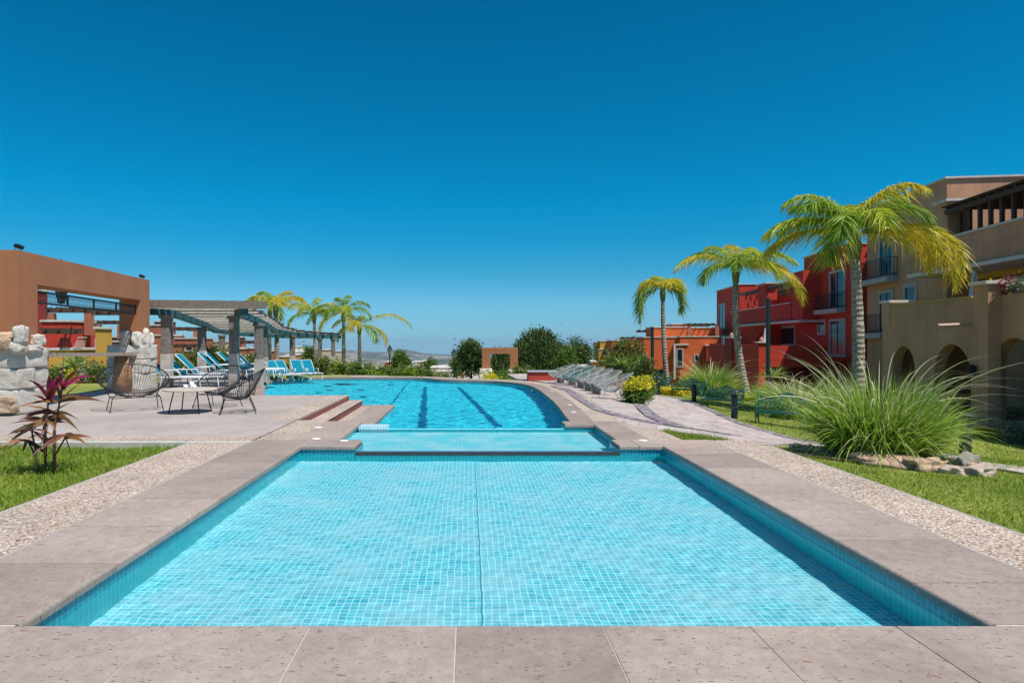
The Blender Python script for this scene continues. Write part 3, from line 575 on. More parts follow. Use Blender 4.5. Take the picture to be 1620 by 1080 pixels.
# left side, seen through the portal and the pergola
def ex_stair(root,D):
    m=MB()
    for k in range(7): d=D-1.2; z=gz(552,d)+k*.085; m.box(gx(124,d)+k*.05,gx(134,d),d-.5,d+.02*k,z-.03,z)
    m.build('stair',M['white'],root); r=MB(); d=D-1.2
    r.tube([(gx(108,d),d-.5,gz(552,d)),(gx(108,d),d-.5,gz(535,d)),(gx(122,d),d-.5,gz(535,d)),(gx(125,d),d-.5,gz(516,d))],.03)
    for k in range(6): x=gx(108+2.6*k,d); r.tube([(x,d-.5,gz(552,d)),(x,d-.5,gz(535,d))],.018,4)
    r.build('railing',M['iron'],root)
house('red_house','bright red house with an outside stair on a yellow ochre base, seen through the portal',29,[(66,509,150,0,3,M['red'],556),(60,554,158,-1.6,2,M['ochre']),(151,520,156,-1.4,1.2,M['ochre'])],[],extra=lambda r,D:(ex_stair(r,D),pergola_top(r,D,75,98,525,-1.4,1.2,False),pergola_top(r,D,80,140,492,1,3,True,1.1)))
house('red_tower_house','dark red tower house with striped yellow awning, leftmost in the portal opening',30,[(-130,449,75,0,5,M['darkred'])],[],extra=lambda r,D:pergola_top(r,D,-40,30,452,-.6,1.2,False))
house('brown_house','brown house with one white framed window left of the far portal pillar',40,[(156,541,198,0,6,M['brick']),(152,534,196,2.5,4,M['brown'])],[(164,552,179,579,0,1)],extra=lambda r,D:pergola_top(r,D,155,190,511,2,3,True,1))
house('terracotta_house','terracotta stepped house with a curved garden wall behind the first pergola column',44,[(236,515,262,1,5,M['brick']),(244,509,278,3,4,M['brown']),(236,531,292,-1,4,M['brick'],),(272,536,337,0,6,M['brick'])],[(243,533,250,543,1,0),(292,545,305,556,0,0)],extra=lambda r,D:(pergola_top(r,D,272,310,521,1,3,True,1.0),pergola_top(r,D,280,300,548,-1.2,1.5,False)))
house('clay_house','clay coloured house with a roof frame between two pergola columns',48,[(337,541,384,0,6,M['cream']),(362,552,404,-1.5,5,M['brick']),(378,534,388,2,3,M['brown'])],[(341,543,344,556,0,0),(352,560,360,572,0,0),(388,560,396,568,-1.5,0)],extra=lambda r,D:pergola_top(r,D,384,405,542,1,3,True,1.0))
house('small_brown_house','small brown house with a flat roof behind the blue loungers',52,[(384,554,440,0,6,M['brick']),(421,556,438,-1,5,M['brick'])],[(398,562,404,568,0,0)])
house('yellow_house','low yellow house with a tiled eave beside the pergola posts',58,[(441,565,462,0,6,M['ochre']),(452,562,486,2,6,M['ochre'])],[(446,569,451,574,0,0),(470,566,477,572,2,0)])
house('white_house','white house with a yellow lower storey behind the pergola end',66,[(466,549,482,1,6,M['white'],560),(464,558,486,0,7,M['ochre'])],[(468,562,473,568,0,0)])
house('beige_house','beige house with two dark windows between the palm trunks',70,[(508,554,526,0,7,M['cream']),(528,556,543,2,6,M['cream'])],[(512,560,517,566,0,0),(531,562,536,567,2,0)])
house('sunlit_red_house','low red house roofs right of the two lamp posts',95,[(609,573,619,0,7,M['red']),(622,575,637,3,7,M['darkred'])],[(626,580,630,583,3,0)])
house('cream_tower_house','cream and brown tower house in the middle distance below the hills',92,[(652,573,660,0,5,M['white']),(659,573,668,1,5,M['cream']),(667,572,672,0,6,M['brown']),(634,582,654,-3,5,M['white'])],[(655,578,657,581,0,0),(638,585,641,588,-3,0)])
house('flat_pink_house','long flat pink house beyond the pool lawn, left of the lamp post',80,[(681,582,706,0,7,M['cream']),(703,583,733,2,7,M['brick']),(690,588,728,-3,4,M['white'])],[(693,584,701,589,0,0),(708,586,716,589,2,0)])
house('pale_wall_house','low pale house wall partly hidden by bushes at the far pool edge',74,[(545,583,560,0,5,M['cream']),(590,587,612,0,5,M['brick']),(612,590,640,2,4,M['white'])],[(598,590,603,593,0,0)])
# right side, far ones
house('yellow_block_house','mustard yellow house block beyond the chairs on the right',84,[(943,542,954,0,6,M['ochre']),(953,540,969,-2,7,M['ochre']),(953,553,968,-3,3,M['ochre']),(941,556,945,1,4,M['brown'])],[(946,561,951,570,0,0),(958,556,964,562,-3,0)])
house('long_orange_house','long orange house wall behind the flowering tree',76,[(968,539,990,0,7,M['orange']),(986,537,1017,2,7,M['orange']),(1008,541,1018,0,5,M['red'])],[(973,546,979,553,0,0)],extra=lambda r,D:pergola_top(r,D,985,1012,535,1,3,False))
house('low_red_house','low red house wall between trees and chairs',60,[(914,581,938,0,5,M['red']),(934,573,941,1,4,M['red'])],[(919,585,925,590,0,0)])
def ex_or(root,D):
    m=MB(); d=D-1.2; m.box(gx(1069,d),gx(1072,d),d-.1,d,gz(600,d),gz(545,d)); m.box(gx(1069,d),gx(1092,d),d-.1,d,gz(546,d),gz(543.5,d)); m.build('door_surround',M['cap'],root)
    pergola_top(root,D,1088,1130,514,1,4,True,1.1); pergola_top(root,D,1014,1026,524,0,1.5,False)
    m=MB(); m.box(gx(1027,D-.02),gx(1049,D-.02),D-.02,D+.5,gz(604,D),gz(584,D)); m.build('garage_opening',M['glass'],root)
house('orange_house','large orange house with a dark garage opening, left of the red house',62,[(1020,534,1080,0,6,M['orange']),(1027,518,1086,3,5,M['orange']),(1055,513,1080,4,4,M['brick']),(1079,533,1140,-1.2,8,M['orange']),(1082,519,1132,3,4,M['orange']),(1121,547,1134,-2,4,M['darkred'])],[(1073,551,1084,581,-1.2,1),(1100,560,1108,572,-1.2,0)],extra=ex_or)
# the two big houses on the right stand on one slanting line
TH=math.atan(.1346); cs,sn=math.cos(TH),math.sin(TH); O=Vector((17,0,0)); U=Vector((sn,cs,0)); Rr=Vector((cs,-sn,0))
def fr(s,t,z): p=O+U*s+Rr*t; return (p.x,p.y,z)
def sp_(px,py,t):
    a=(px-CX)/F; D=(17*cs+t)/(a*cs-sn); P=Vector((a*D,D,0))-O; return P.dot(U), gz(py,D)
def sx(px,t): return sp_(px,CY,t)[0]
def pr(root,part,mat,s0,s1,t0,t1,z0,z1,bevel=0):
    m=MB(); m.box(min(s0,s1),max(s0,s1),t0,t1,z0,z1,fr); return m.build(part,mat,root,bevel=bevel)
def fwin(root,px0,py0,px1,py1,t,mull=1,name='window',fw=.16,frame=True,glassmat=None,mirror=False):
    s1,za=sp_(px0,py0,t); s0,zb=sp_(px1,py1,t); zt=(sp_(px0,py0,t)[1]+sp_(px1,py0,t)[1])/2; zl=(sp_(px0,py1,t)[1]+sp_(px1,py1,t)[1])/2
    T=lambda u,o,z:fr(u,t-o,z); return rect_window(root,T,s0,s1,zl,zt,frame,mull,name,fw=fw,glassmat=glassmat)
def balcony(root,px0,px1,pyt,pyb,t,proj=.55):
    s1=sx(px0,t);s0=sx(px1,t); z=sp_((px0+px1)/2,pyb,t)[1]; b=MB(); b.box(s0,s1,t-proj,t-.001,z-.28,z,fr); o=b.build('balcony',M['frame'],root,bevel=.03)
    r=MB(); h=.95; c=[(s0+.05,t-.02),(s0+.05,t-proj+.06),(s1-.05,t-proj+.06),(s1-.05,t-.02)]
    for q in (h,.12):
        r.tube([fr(a,b_,z+q) for a,b_ in c],.022,5)
    for i in range(3):
        a,b_=c[i],c[i+1]; n=max(2,int(math.hypot(a[0]-b_[0],a[1]-b_[1])/.13))
        for k in range(n+1): u=a[0]+(b_[0]-a[0])*k/n; v=a[1]+(b_[1]-a[1])*k/n; r.tube([fr(u,v,z),fr(u,v,z+h)],.012,4,cap=False)
    r.build('railing',M['iron'],o); return o
# ---- tan house
tan=thing('tan_house','large tan three storey house with arches and timber pergola at the right edge','house',fr(22,0,-1.9),0,'large stepped houses on the right')
S1=sx(1372,0); S0=sx(1498,0)
pr(tan,'wall',M['tan'],S0,S1,0,12,-2.6,8.5); pr(tan,'parapet_cap',M['cap'],S0-.08,S1+.05,-.10,12,8.5,8.58)
pr(tan,'wall',M['tan'],3,S0-.003,5.5,12,-2.6,7.2); 
pr(tan,'wall',M['tan'],3,S0-.004,1.0,5.49,-2.6,4.2)                                   # middle storey behind the terrace
pr(tan,'floor_slab',M['cap'],3,S0+.6,-1.35,.99,4.22,4.37,.02)
pr(tan,'fascia',M['ochre'],3,S0-.01,.5,.98,4.0,4.215)
Lw=sx(1482,-1.1); pr(tan,'terrace_wall',M['tan'],3,Lw,-1.1,-.88,4.375,5.60); pr(tan,'terrace_cap',M['cap'],3,Lw,-1.16,-.82,5.60,5.68,.01)
pr(tan,'terrace_wall',M['tan'],Lw-.22,Lw,-.87,-.01,4.375,5.6)
pr(tan,'pillar',M['tan'],Lw-.75,Lw,-1.09,-.3,5.69,7.1); pr(tan,'pillar_cap',M['cap'],Lw-.9,Lw+.12,-1.22,-.15,7.1,7.2,.01)
m=MB(); m.beam(fr(3,-1.15,6.66),fr(Lw-.76,-1.15,6.66),.14,.18); m.beam(fr(3,2,6.58),fr(Lw-.76,2,6.58),.14,.18); m.beam(fr(3,5.3,6.55),fr(Lw-.76,5.3,6.55),.14,.18)
s_=3.2
while s_<Lw-.8: m.beam(fr(s_,-1.2,6.79),fr(s_,5.45,6.70),.11,.08); s_+=.5
m.obox(Vector(fr((2.2+Lw)/2,2.1,6.86)),(6.9,Lw-3.8,.05),Matrix.Rotation(-TH,3,'Z'))
m.build('roof_pergola',M['darkwood'],tan)
s_=Lw-1.4
while s_>4:
    m=MB(); m.obox(fr(s_,-.98,6.11),(.12,.12,.90),Matrix.Rotation(-TH,3,'Z')); m.build('timber_post',M['darkwood'],tan); s_-=.62
pr(tan,'upper_room_wall',M['tan'],12,S0-.02,3.2,3.4,4.4,7.0)
# wide window band of the middle storey
for a,b in ((1546,1580),(1582,1640),(1643,1720)): rect_window(tan,lambda u,o,z:fr(u,1.0-o,z),sx(b,1.0),sx(a,1.0),2.0,3.98,True,1,'window',fw=.13,glassmat=plain('blue_glass',(.02,.07,.12),.05,0,1))
fwin(tan,1391,370,1415,440,0,1,'french_door'); balcony(tan,1372,1421,0,441,0)
fwin(tan,1391,459,1415,530,0,1,'french_door'); balcony(tan,1372,1410,0,527,0)
fwin(tan,1430,448,1452,480,0,0,'window',fw=.2)
# arch storey in front
TA=-4.0; sL=sx(1396,TA); 
def arch_wall(s_lo,s_hi,ztop,zbot,arches,t0,t1,mat,part):
    P=[(s_lo,zbot)]
    for (a,b,zs) in sorted(arches):
        r=(b-a)/2; P+=[(a,zbot),(a,zs)]+[((a+b)/2-r*math.cos(q*math.pi/14),zs+r*math.sin(q*math.pi/14)) for q in range(1,14)]+[(b,zs),(b,zbot)]
    P+=[(s_hi,zbot),(s_hi,ztop),(s_lo,ztop)]
    m=MB(); m.prism(P,t0,t1,lambda u,v,w:fr(u,w,v)); return m.build(part,mat,tan)
def apx(px0,px1,zs): a=sx(px1,TA); b=sx(px0,TA); return (a,b,zs-(b-a)/2)
arch_wall(6,sL,2.80,-2.2,[apx(1412,1447,1.25),apx(1478,1536,1.35),apx(1572,1640,1.55),(8.5,12.0,-.1)],TA,TA+.35,M['tan'],'arcade_wall')
pr(tan,'arcade_cap',plain('dry_creeper',(.45,.30,.10),.9,var=.4,bs=1),sx(1538,TA),sL-.6,TA-.04,TA+.39,2.80,2.86)
pr(tan,'corner_cap',M['cap'],sL-.75,sL+.1,TA-.1,TA+.6,2.92,3.02,.01); pr(tan,'corner_pier',M['tan'],sL-.65,sL+.02,TA-.02,TA+.5,2.0,2.92)
sP0,sP1=sx(1563,TA-.35),sx(1540,TA-.35); pr(tan,'pier',M['tan'],sP0,sP1,TA-.35,TA-.001,-2.2,3.12); pr(tan,'pier_cap',M['cap'],sP0-.08,sP1+.1,TA-.45,TA+.3,3.12,3.22,.01)
pr(tan,'terrace_floor',M['deck'],6,sL-.02,TA+.351,-.001,1.55,1.78); pr(tan,'arcade_end_wall',M['tan'],sL-.35,sL-.01,TA+.352,-.002,-2.2,2.8)
m=MB(); q=sp_(1536,514,TA); m.tube([fr(q[0],TA,q[1]+.02),fr(q[0]+.0,TA-.95,q[1]-.02)],.06,8); m.build('rain_spout',plain('pink_clay',(.5,.33,.27),.8),tan)
m=MB(); m.lathe([(.05,0),(.11,.08),(.11,.3),(.14,.32),(.02,.42)],fr(sx(1546,TA-.35),TA-.5,.35),8); m.build('wall_lantern',M['iron'],tan)
# ---- red house
red=thing('red_house','dark red three storey house with terraces behind the leaning palm','house',fr(44,0,-2.6),0,'large stepped houses on the right')
A1=sx(1272,0); A0=sx(1341,0)
pr(red,'wall',M['red'],A0,A1,0,10,-3.2,7.07); pr(red,'parapet_cap',M['cap'],A0-.06,A1+.06,-.08,10,7.07,7.14)
pr(red,'wall',M['red'],S1+.01,A0-.01,1.1,9,-3.2,6.75)
pr(red,'pilaster',M['red'],A0-.5,A0-.011,0.02,1.09,-3.2,6.2)
fwin(red,1275,441,1287,467,0,0,fw=.2); fwin(red,1313,427,1338,491,0,1,'french_door'); balcony(red,1301,1339,0,489,0); fwin(red,1294,505,1307,530,0,0,fw=.2); fwin(red,1313,504,1338,564,0,1,'french_door')
B1=sx(1134,0); B0=sx(1170,0)
pr(red,'wall',M['red'],B0,B1,0,10,-3.4,6.6); pr(red,'parapet_cap',M['cap'],B0-.06,B1+.06,-.1,10,6.6,6.68)
pr(red,'wall',M['red'],A1+.01,B0-.01,3.4,10,-3.2,6.55); pr(red,'parapet_cap',M['cap'],A1+.01,B0-.07,3.3,10,6.55,6.63)
pr(red,'wall',M['red'],A1+.01,B0-.01,0,3.39,-3.2,2.75)
pr(red,'terrace_slab',M['cap'],sx(1266,-1.2),sx(1160,-1.2),-1.25,-.001,2.62,2.78,.02)
w0,w1=sx(1251,-1.0),sx(1157,-1.0); pr(red,'terrace_wall',M['red'],w0,w1,-1.0,-.8,2.79,3.98); pr(red,'terrace_cap',M['cap'],w0,w1+.1,-1.06,-.74,3.98,4.05)
pr(red,'wall',M['red'],w1-.2,w1,-.79,3.3,2.79,3.97)
pr(red,'pillar',M['red'],sx(1271,-1),sx(1253,-1),-1.02,3.38,2.5,6.0); pr(red,'pillar',M['red'],sx(1212,-1),sx(1199,-1),-.98,-.2,4.06,5.75); pr(red,'pillar_cap',M['cap'],sx(1213.5,-1),sx(1197,-1),-1.1,-.1,5.75,5.85)
m=MB()
for t in (-.8,1.2,3.1): m.beam(fr(w0,t,5.35),fr(w1-4,t,5.35),.14,.18)
q=w0
while q<w1-.3: m.beam(fr(q,-1.0,5.5),fr(q,3.2,5.5),.1,.12); q+=.45
m.build('roof_pergola',M['darkwood'],red)
for k in range(6):
    m=MB(); q=sx(1180+3.4*k,-.7); m.obox(fr(q,-.7,4.7),(.12,.12,1.3),Matrix.Rotation(-TH,3,'Z')); m.build('timber_post',M['red'],red)
fwin(red,1138,480,1148,521,0,1,'french_door',fw=.2); fwin(red,1138,528,1148,549,0,1,'window',fw=.2); fwin(red,1150,528,1158,541,0,0,fw=.2)
fwin(red,1223,515,1259,548,0,1,'terrace_door',fw=.2,glassmat=M['glass'])
z0,zt=.45,1.22; sa=sx(1201,-5); sb=sx(1122,-5)
pr(red,'terrace_wall',M['red'],sa+.6,sb,-5,-4.75,-3.2,1.15); pr(red,'terrace_floor',M['red'],sa+.01,sb,-4.74,-.002,.28,.45)
pr(red,'pillar',M['red'],sa,sa+.6,-5.02,-4.55,-3.2,1.3); pr(red,'pillar_cap',M['cap'],sa-.08,sa+.68,-5.10,-4.47,1.3,1.38,.01); pr(red,'terrace_wall',M['red'],sa+.02,sa+.25,-4.549,-1.2,-.1,1.15)
pr(red,'pillar',M['darkred'],sx(1161,-5),sx(1150,-5),-5.15,-4.7,-3,1.6); pr(red,'pillar_cap',M['cap'],sx(1163,-5),sx(1148.5,-5),-5.25,-4.6,1.6,1.7,.01)
P=[(0,0),(2.2,0)]+[(2.2*math.cos(a*math.pi/20),2.3*math.sin(a*math.pi/20)) for a in range(1,11)]
m=MB(); sf=sx(1180,-2.6); m.prism(P,0,.3,lambda u,v,w:fr(sf+w,-.01-u,.45+v)); m.build('curved_fin',M['red'],red)
m=MB(); m.lathe([(.07,0),(.13,.06),(.10,.2),(.04,.28),(.06,.3)],fr(sa+.3,-4.78,1.38),10); m.build('finial',M['clay'],red)
m=MB(); m.lathe([(.07,0),(.13,.06),(.10,.2),(.04,.28),(.06,.3)],fr(sx(1155,-5),-4.9,1.71),10); m.build('finial',M['clay'],red)
# ------------------------------------------------------------------ portal on the left
def rock(mb,c,size,seed,sub=2,amp=.22,rd=.35):
    bm=bmesh.new(); bmesh.ops.create_cube(bm,size=1); bmesh.ops.subdivide_edges(bm,edges=bm.edges[:],cuts=9,use_grid_fill=True)
    c=Vector(c); vs=[]
    for v in bm.verts:
        p=v.co.copy(); r=p.length; p=p*(1-rd*max(0,r-.52)); q=p*2.3+Vector((seed*3.1,seed*1.7,seed)); k=1+amp*noise.noise(q)+amp*.4*noise.noise(q*2.3)+.16*amp*noise.noise(q*6)
        p=p*k; vs.append(Vector((p.x*size[0],p.y*size[1],p.z*size[2]))+c)
    bm.verts.index_update(); mb.add(vs,[tuple(v.index for v in f.verts) for f in bm.faces]); bm.free()
def pf(y,t,z):  # portal frame: y along, t to the left of the pool-side face
    return (-7.76-.097*y-t,y,z)
port=thing('stone_portal','terracotta portal with a long lintel on rough white stone bases, left edge','portal',pf(13.5,.3,0))
TT=.62
def pbox(part,mat,y0,y1,t0,t1,z0,z1,bevel=.03): m=MB(); m.box(y0,y1,-t1,-t0,z0,z1,lambda y,t,z:pf(y,-t,z)); return m.build(part,mat,port,bevel=bevel)
pbox('pillar',M['terra'],13.2,13.9,0,TT,0,3.3,0); pbox('pillar',M['terra'],19.3,20.0,0,TT,0,3.3,0); pbox('lintel',M['terra'],13.9,19.3,0,TT,2.66,3.3,0)
i=0
for (y0,y1) in ((13.0,14.0),(19.15,20.15)):
    m=MB(); z_=0
    for lvl,hh in enumerate((.50,.42,.42)):
        for (tt,ts) in ((-.10,.50),(.40,.55)):
            nb_=2 if (lvl+int(tt>0))%2 else 1
            for a in range(nb_):
                i+=1; w_=(y1-y0)/nb_; rock(m,pf(y0+(a+.5)*w_,tt+ts/2-.05,z_+hh/2),(ts*1.0,w_*.99,hh*.99),i,2,.07,.05)
        z_+=hh
    if y0>15:
        for (yy,tt,wz,hh) in ((19.25,.05,.30,.42),(19.6,.30,.34,.30),(19.62,-.02,.26,.50),(19.98,.02,.30,.40),(19.3,.42,.34,.46)): i+=1; rock(m,pf(yy,tt,z_+hh*.40),(.28,wz,hh),i,2,.28,.75)
    else:
        for (px,py,D,sz) in ((33,529,12.98,(.20,.22,.34)),(30,549,13.0,(.24,.26,.24)),(60,538,13.75,(.20,.24,.24)),(47,551,13.5,(.30,.5,.14))): i+=1; rock(m,(gx(px,D),D,gz(py,D)),sz,i,2,.22,.45)
    m.build('stone_base',M['rock'],port,smooth=True)
m=MB(); rock(m,(gx(8,13.1),13.1,gz(541,13.1)),(.46,.42,.36),77,2,.25,.5); m.build('tan_stone',M['rock_tan'],port); m=MB(); rock(m,(gx(4,12.95),12.98,gz(640,13)),(.5,.3,.32),78,2,.2,.2); m.build('tan_stone',M['rock_tan'],port)
m=MB(); m.beam(pf(13.9,.25,1.17),pf(19.2,.25,1.08),.42,.09); bt=m.build('bar_plank',M['wood'],port)
m=MB(); m.tube([pf(18.6,.25,0),pf(18.6,.3,.5),pf(18.65,.25,1.05)],[.22,.18,.2],9); m.tube([pf(18.9,.2,0),pf(18.95,.2,.6),pf(18.85,.28,1.05)],[.12,.1,.1],8); m.build('trunk_support',plain('split_log',(.30,.15,.07),.8,var=.5,bs=.8,bscale=6),port,smooth=True)
# black frame with mesh hung below the lintel
m=MB(); a0,a1=13.9,19.0; zt,zb=2.52,2.28; y_=lambda y:y
for zz in (zt,zb): m.beam(pf(a0,.02,zz),pf(a1,.02,zz-.04),.05,.035)
for k in range(5): y=a0+(a1-a0)*k/4; m.beam(pf(y,.02,zb),pf(y,.02,zt),.04,.03)
fr_=m.build('hanging_frame',M['iron'],port)
m=MB(); n=90
for k in range(n): y=a0+(a1-a0)*k/n; m.tube([pf(y,.02,zb-.02),pf(y+.045,.02,zt-.02)],.0035,3,cap=False); m.tube([pf(y+.045,.02,zb-.02),pf(y,.02,zt-.02)],.0035,3,cap=False)
for k in range(5): m.tube([pf(a0,.02,zb+.05*k),pf(a1,.02,zb-.03+.05*k)],.0035,3)
m.build('wire_mesh',M['iron'],fr_)
m=MB()
for k in range(26): y=a0+.2*k; m.tube([pf(y,.02,zb-.02),pf(y,.04,zb-.07)],.006,4)
m.build('hook_rail',M['iron'],fr_)
def lantern_body(mb,c,s=1.):
    mb.lathe([(.03*s,-.02*s),(.07*s,0),(.055*s,.02*s)],c,6)
    for k in range(6): a=k*math.pi/3; mb.tube([(c[0]+.065*s*math.cos(a),c[1]+.065*s*math.sin(a),c[2]+.01*s),(c[0]+.12*s*math.cos(a),c[1]+.12*s*math.sin(a),c[2]+.26*s)],.008*s,4)
    mb.lathe([(.14*s,.255*s),(.135*s,.28*s),(.05*s,.36*s),(.06*s,.38*s),(.015*s,.46*s)],c,6)
p=(gx(97,16),16,gz(479,16)); t=thing('hanging_lantern','black six sided lantern hanging in the portal opening','lantern',p); m=MB(); lantern_body(m,p,1.25); m.tube([(p[0],p[1],p[2]+.5),(p[0],p[1],p[2]+1.08)],.01,4); m.build('lantern_frame',M['iron'],t); m=MB(); m.lathe([(.07,.02),(.13,.30)],p,6); m.build('lantern_glass',plain('lantern_glass',(.10,.12,.13),.2),t)
for k,(y,lab) in enumerate([(13.45,'small floodlight on the near corner of the big portal'),(19.75,'small floodlight on the far end of the big portal lintel')]):
    c=pf(y,.15,3.3); t=thing('floodlight',lab,'floodlight',c,0,'floodlights on the portal'); m=MB(); m.tube([(c[0],c[1]-.09,c[2]),(c[0],c[1]-.09,c[2]+.12),(c[0],c[1]+.09,c[2]+.12),(c[0],c[1]+.09,c[2])],.008,4); m.build('bracket',M['iron'],t)
    m=MB(); m.obox((c[0]+.02,c[1],c[2]+.10),(.10,.17,.07),Matrix.Rotation(.5,3,'Y')); m.build('lamp_head',M['iron'],t)
# ---- second portal behind the pool
D=50; p2=thing('stone_portal','small terracotta portal on white stone bases behind the far pool edge','portal',(gx(791,D),D,gh(2.4,D)))
zb=gh(2.4,D)-.3
def q2(part,mat,px0,py0,px1,py1,dp=.9): m=MB(); m.box(gx(px0,D),gx(px1,D),D,D+dp,gz(py1,D) if py1 else zb,gz(py0,D)); return m.build(part,mat,p2)
q2('pillar',M['terra'],762.5,550,776,None); q2('pillar',M['terra'],807,550,819.5,None); q2('lintel',M['terra'],776,550,807,559.5)
i=200
for (x0,x1) in ((759,778),(805,821)):
    m=MB()
    for r_ in range(3): i+=1; rock(m,(gx((x0+x1)/2,D-.2),D+.3,gz(605-8.3*r_-1,D)),((x1-x0)*D/F*(1.12-.05*r_),1.3,.44),i,2,.16,.15)
    m.build('stone_base',M['rock'],p2,smooth=True)
# ---- red service block with zinc top
p=(gx(857,28.6),28.6,-.36); t=thing('service_counter','low red service counter with zinc top at the head of the chair row','counter',p)
m=MB(); m.box(gx(836,28.6),gx(880,28.6),28.6,29.3,p[2]-.2,gz(589,28.6)); m.build('body',M['kiosk'],t); m=MB(); m.box(gx(834.5,28.6),gx(881.5,28.6),28.54,29.36,gz(589,28.6),gz(586.5,28.6)); m.build('top',M['steel'],t,bevel=.02)
# ------------------------------------------------------------------ pergola
per=thing('timber_pergola','long curved weathered pergola on stone and timber columns beside the pool','pergola',(-8.5,26,-.3))
FR_=[(-6.9,20.3),(-7.45,21.2),(-7.85,24.4),(-8.5,27.6),(-9.3,31.5),(-9.35,34.6),(-8.6,37),(-7.4,38.0)]
BK_=[(-9.75,20.3),(-9.6,21.2),(-10.3,24.6),(-10.9,27.3),(-12.3,32),(-12.8,36.5),(-11.3,40.5),(-8.5,42.2)]
ZT=[2.36,2.36,2.20,2.10,1.92,1.80,1.68,1.66]
def samp(P,t): k=t*(len(P)-1); i=min(int(k),len(P)-2); f=k-i; return P[i][0]+(P[i+1][0]-P[i][0])*f,P[i][1]+(P[i+1][1]-P[i][1])*f
def sampz(t): k=t*(len(ZT)-1); i=min(int(k),len(ZT)-2); return ZT[i]+(ZT[i+1]-ZT[i])*(k-i)
cols=[(GP(370.5,611,0),.27,2.36,0),(GP(264,613,0),.28,2.36,0),((gx(409.5,24.3),24.3),.26,2.20,-.28),((gx(418.5,27.2),27.2),.24,2.05,-.28),((gx(319.5,27),27),.28,2.1,0),((gx(351,36),36),.28,1.85,-.3),((gx(462.5,34.5),34.5),.24,1.82,-.4),((gx(506,37.2),37.2),.20,1.68,-.5),((gx(527,37.6),37.6),.20,1.68,-.5)]
for k,(c,w_,zt_,zb_) in enumerate(cols):
    x,y=c[0],c[1]; m=MB(); m.obox((x,y,(zb_-.3+zt_-.09)/2),(w_,w_,zt_-.09-zb_+.3)); low=zb_+1.05
    o=m.build('column',M['column_dark'] ,per,bevel=.02)
    m=MB(); m.obox((x,y,(zb_-.3+low)/2),(w_+.02,w_+.02,low-zb_+.3)); m.build('column_base',M['column'],per,bevel=.02)
    m=MB(); m.obox((x,y,zt_-.09-.06),(w_+.08,w_+.08,.10)); m.build('capital',M['column_dark'],o)
for P,mat_ in ((FR_,M['teal_wood']),(BK_,M['teal_wood'])):
    m=MB(); N_=28
    for i in range(N_):
        a=samp(P,i/N_);b=samp(P,(i+1)/N_); m.beam((a[0],a[1],sampz(i/N_)),(b[0],b[1],sampz((i+1)/N_)),.20,.20)
    m.build('main_beam',mat_,per)
m=MB(); lt=MB(); NS=20
for i in range(NS+1):
    t_=i/NS; hh=.10+.04*sm(t_,.35,.7); a=samp(FR_,t_);b=samp(BK_,t_); z_=sampz(t_)+.10+hh/2; A=Vector((a[0],a[1],z_)); Bv=Vector((b[0],b[1],z_)); d=(A-Bv).normalized(); m.beam(Bv-d*.5,A+d*(.55+.06*math.sin(i*2.1)),.10,hh); lt.beam(Bv-d*.45+Vector((0,-.10,-hh/2+.02)),A+d*.45+Vector((0,-.10,-hh/2+.02)),.09,.05)
m.build('rafter',M['darkrafter'],per); lt.build('lath',M['wood_pale'],per)
m=MB(); m.beam((gx(236,20.2),20.2,2.60),(gx(421,20.2),20.2,2.56),.10,.24); m.build('fascia_beam',plain('grey_fascia',(.19,.155,.125),.9,var=.4,bs=.6,bscale=14),per)
# ------------------------------------------------------------------ furniture
pi=math.pi
def acapulco(name,label,cat,loc,rz,group,sx_=1.,seat=.30,rim_lo=.40,rim_hi=.90,lean=.16,cord=None,metal=None,depth=.40,nc=60,cr=.0052,ex=1.25,base=True):
    t=thing(name,label,cat,(0,0,0),0,group); cord=cord or M['cord']; metal=metal or M['iron']
    def rim(a): # a=0 front, pi back
        k=(1-math.cos(a))/2; w_=.36*(1+.28*math.sin(a/2)**2)
        return Vector((sx_*w_*math.sin(a)*1.12,-depth*math.cos(a)+lean*k,rim_lo+(rim_hi-rim_lo)*k**ex))
    def inner(a): return Vector((sx_*.13*math.sin(a),-.12*math.cos(a)+.06,seat-.02+.02*(1-math.cos(a))/2))
    m=MB(); m.tube([rim(2*pi*i/40) for i in range(40)],.012,6,closed=True); fr_=m.build('rim',metal,t,smooth=True,world=False)
    m=MB(); m.tube([inner(2*pi*i/20) for i in range(20)],.008,5,closed=True)
    for i in range(nc):
        a=2*pi*i/nc; p,q=rim(a),inner(a); mid=(p+q)/2+Vector((0,0,-.035)); m.tube([p,mid,q],cr,4,cap=False)
    m.build('cords',cord,t,smooth=True,world=False)
    m=MB(); hx=.30*sx_; hz=rim_lo-.03
    m.tube([(-hx,-.27,hz*.78),(hx,-.27,hz*.78)],.009,5); m.tube([(-hx,.22,hz*.78),(hx,.22,hz*.78)],.009,5)
    m.tube([rim(.55),(hx,-.27,hz*.78)],.009,5); m.tube([rim(-.55),(-hx,-.27,hz*.78)],.009,5)
    m.tube([(hx,-.27,hz*.78),(hx,.22,hz*.78),rim(1.9)],.009,5); m.tube([(-hx,-.27,hz*.78),(-hx,.22,hz*.78),rim(-1.9)],.009,5)
    m.build('seat_frame',metal,t,smooth=True,world=False)
    for sxx in (-1,1):
        for yy in (-1,1):
            m=MB(); m.tube([(sxx*hx,-.27 if yy<0 else .22,hz*.78),(sxx*(hx+.05),-.36 if yy<0 else .34,0)],.010,5); m.build('leg',metal,t,world=False)
    t.location=loc; t.rotation_euler=(0,0,rz); return t
GA='black corded lounge chairs round the low table'
a=GP(196,652,0); acapulco('corded_loveseat','wide black corded loveseat left of the round table','loveseat',(a.x+.05,a.y+.35,.004),R(34),GA,sx_=1.5,rim_hi=.96,lean=.24)
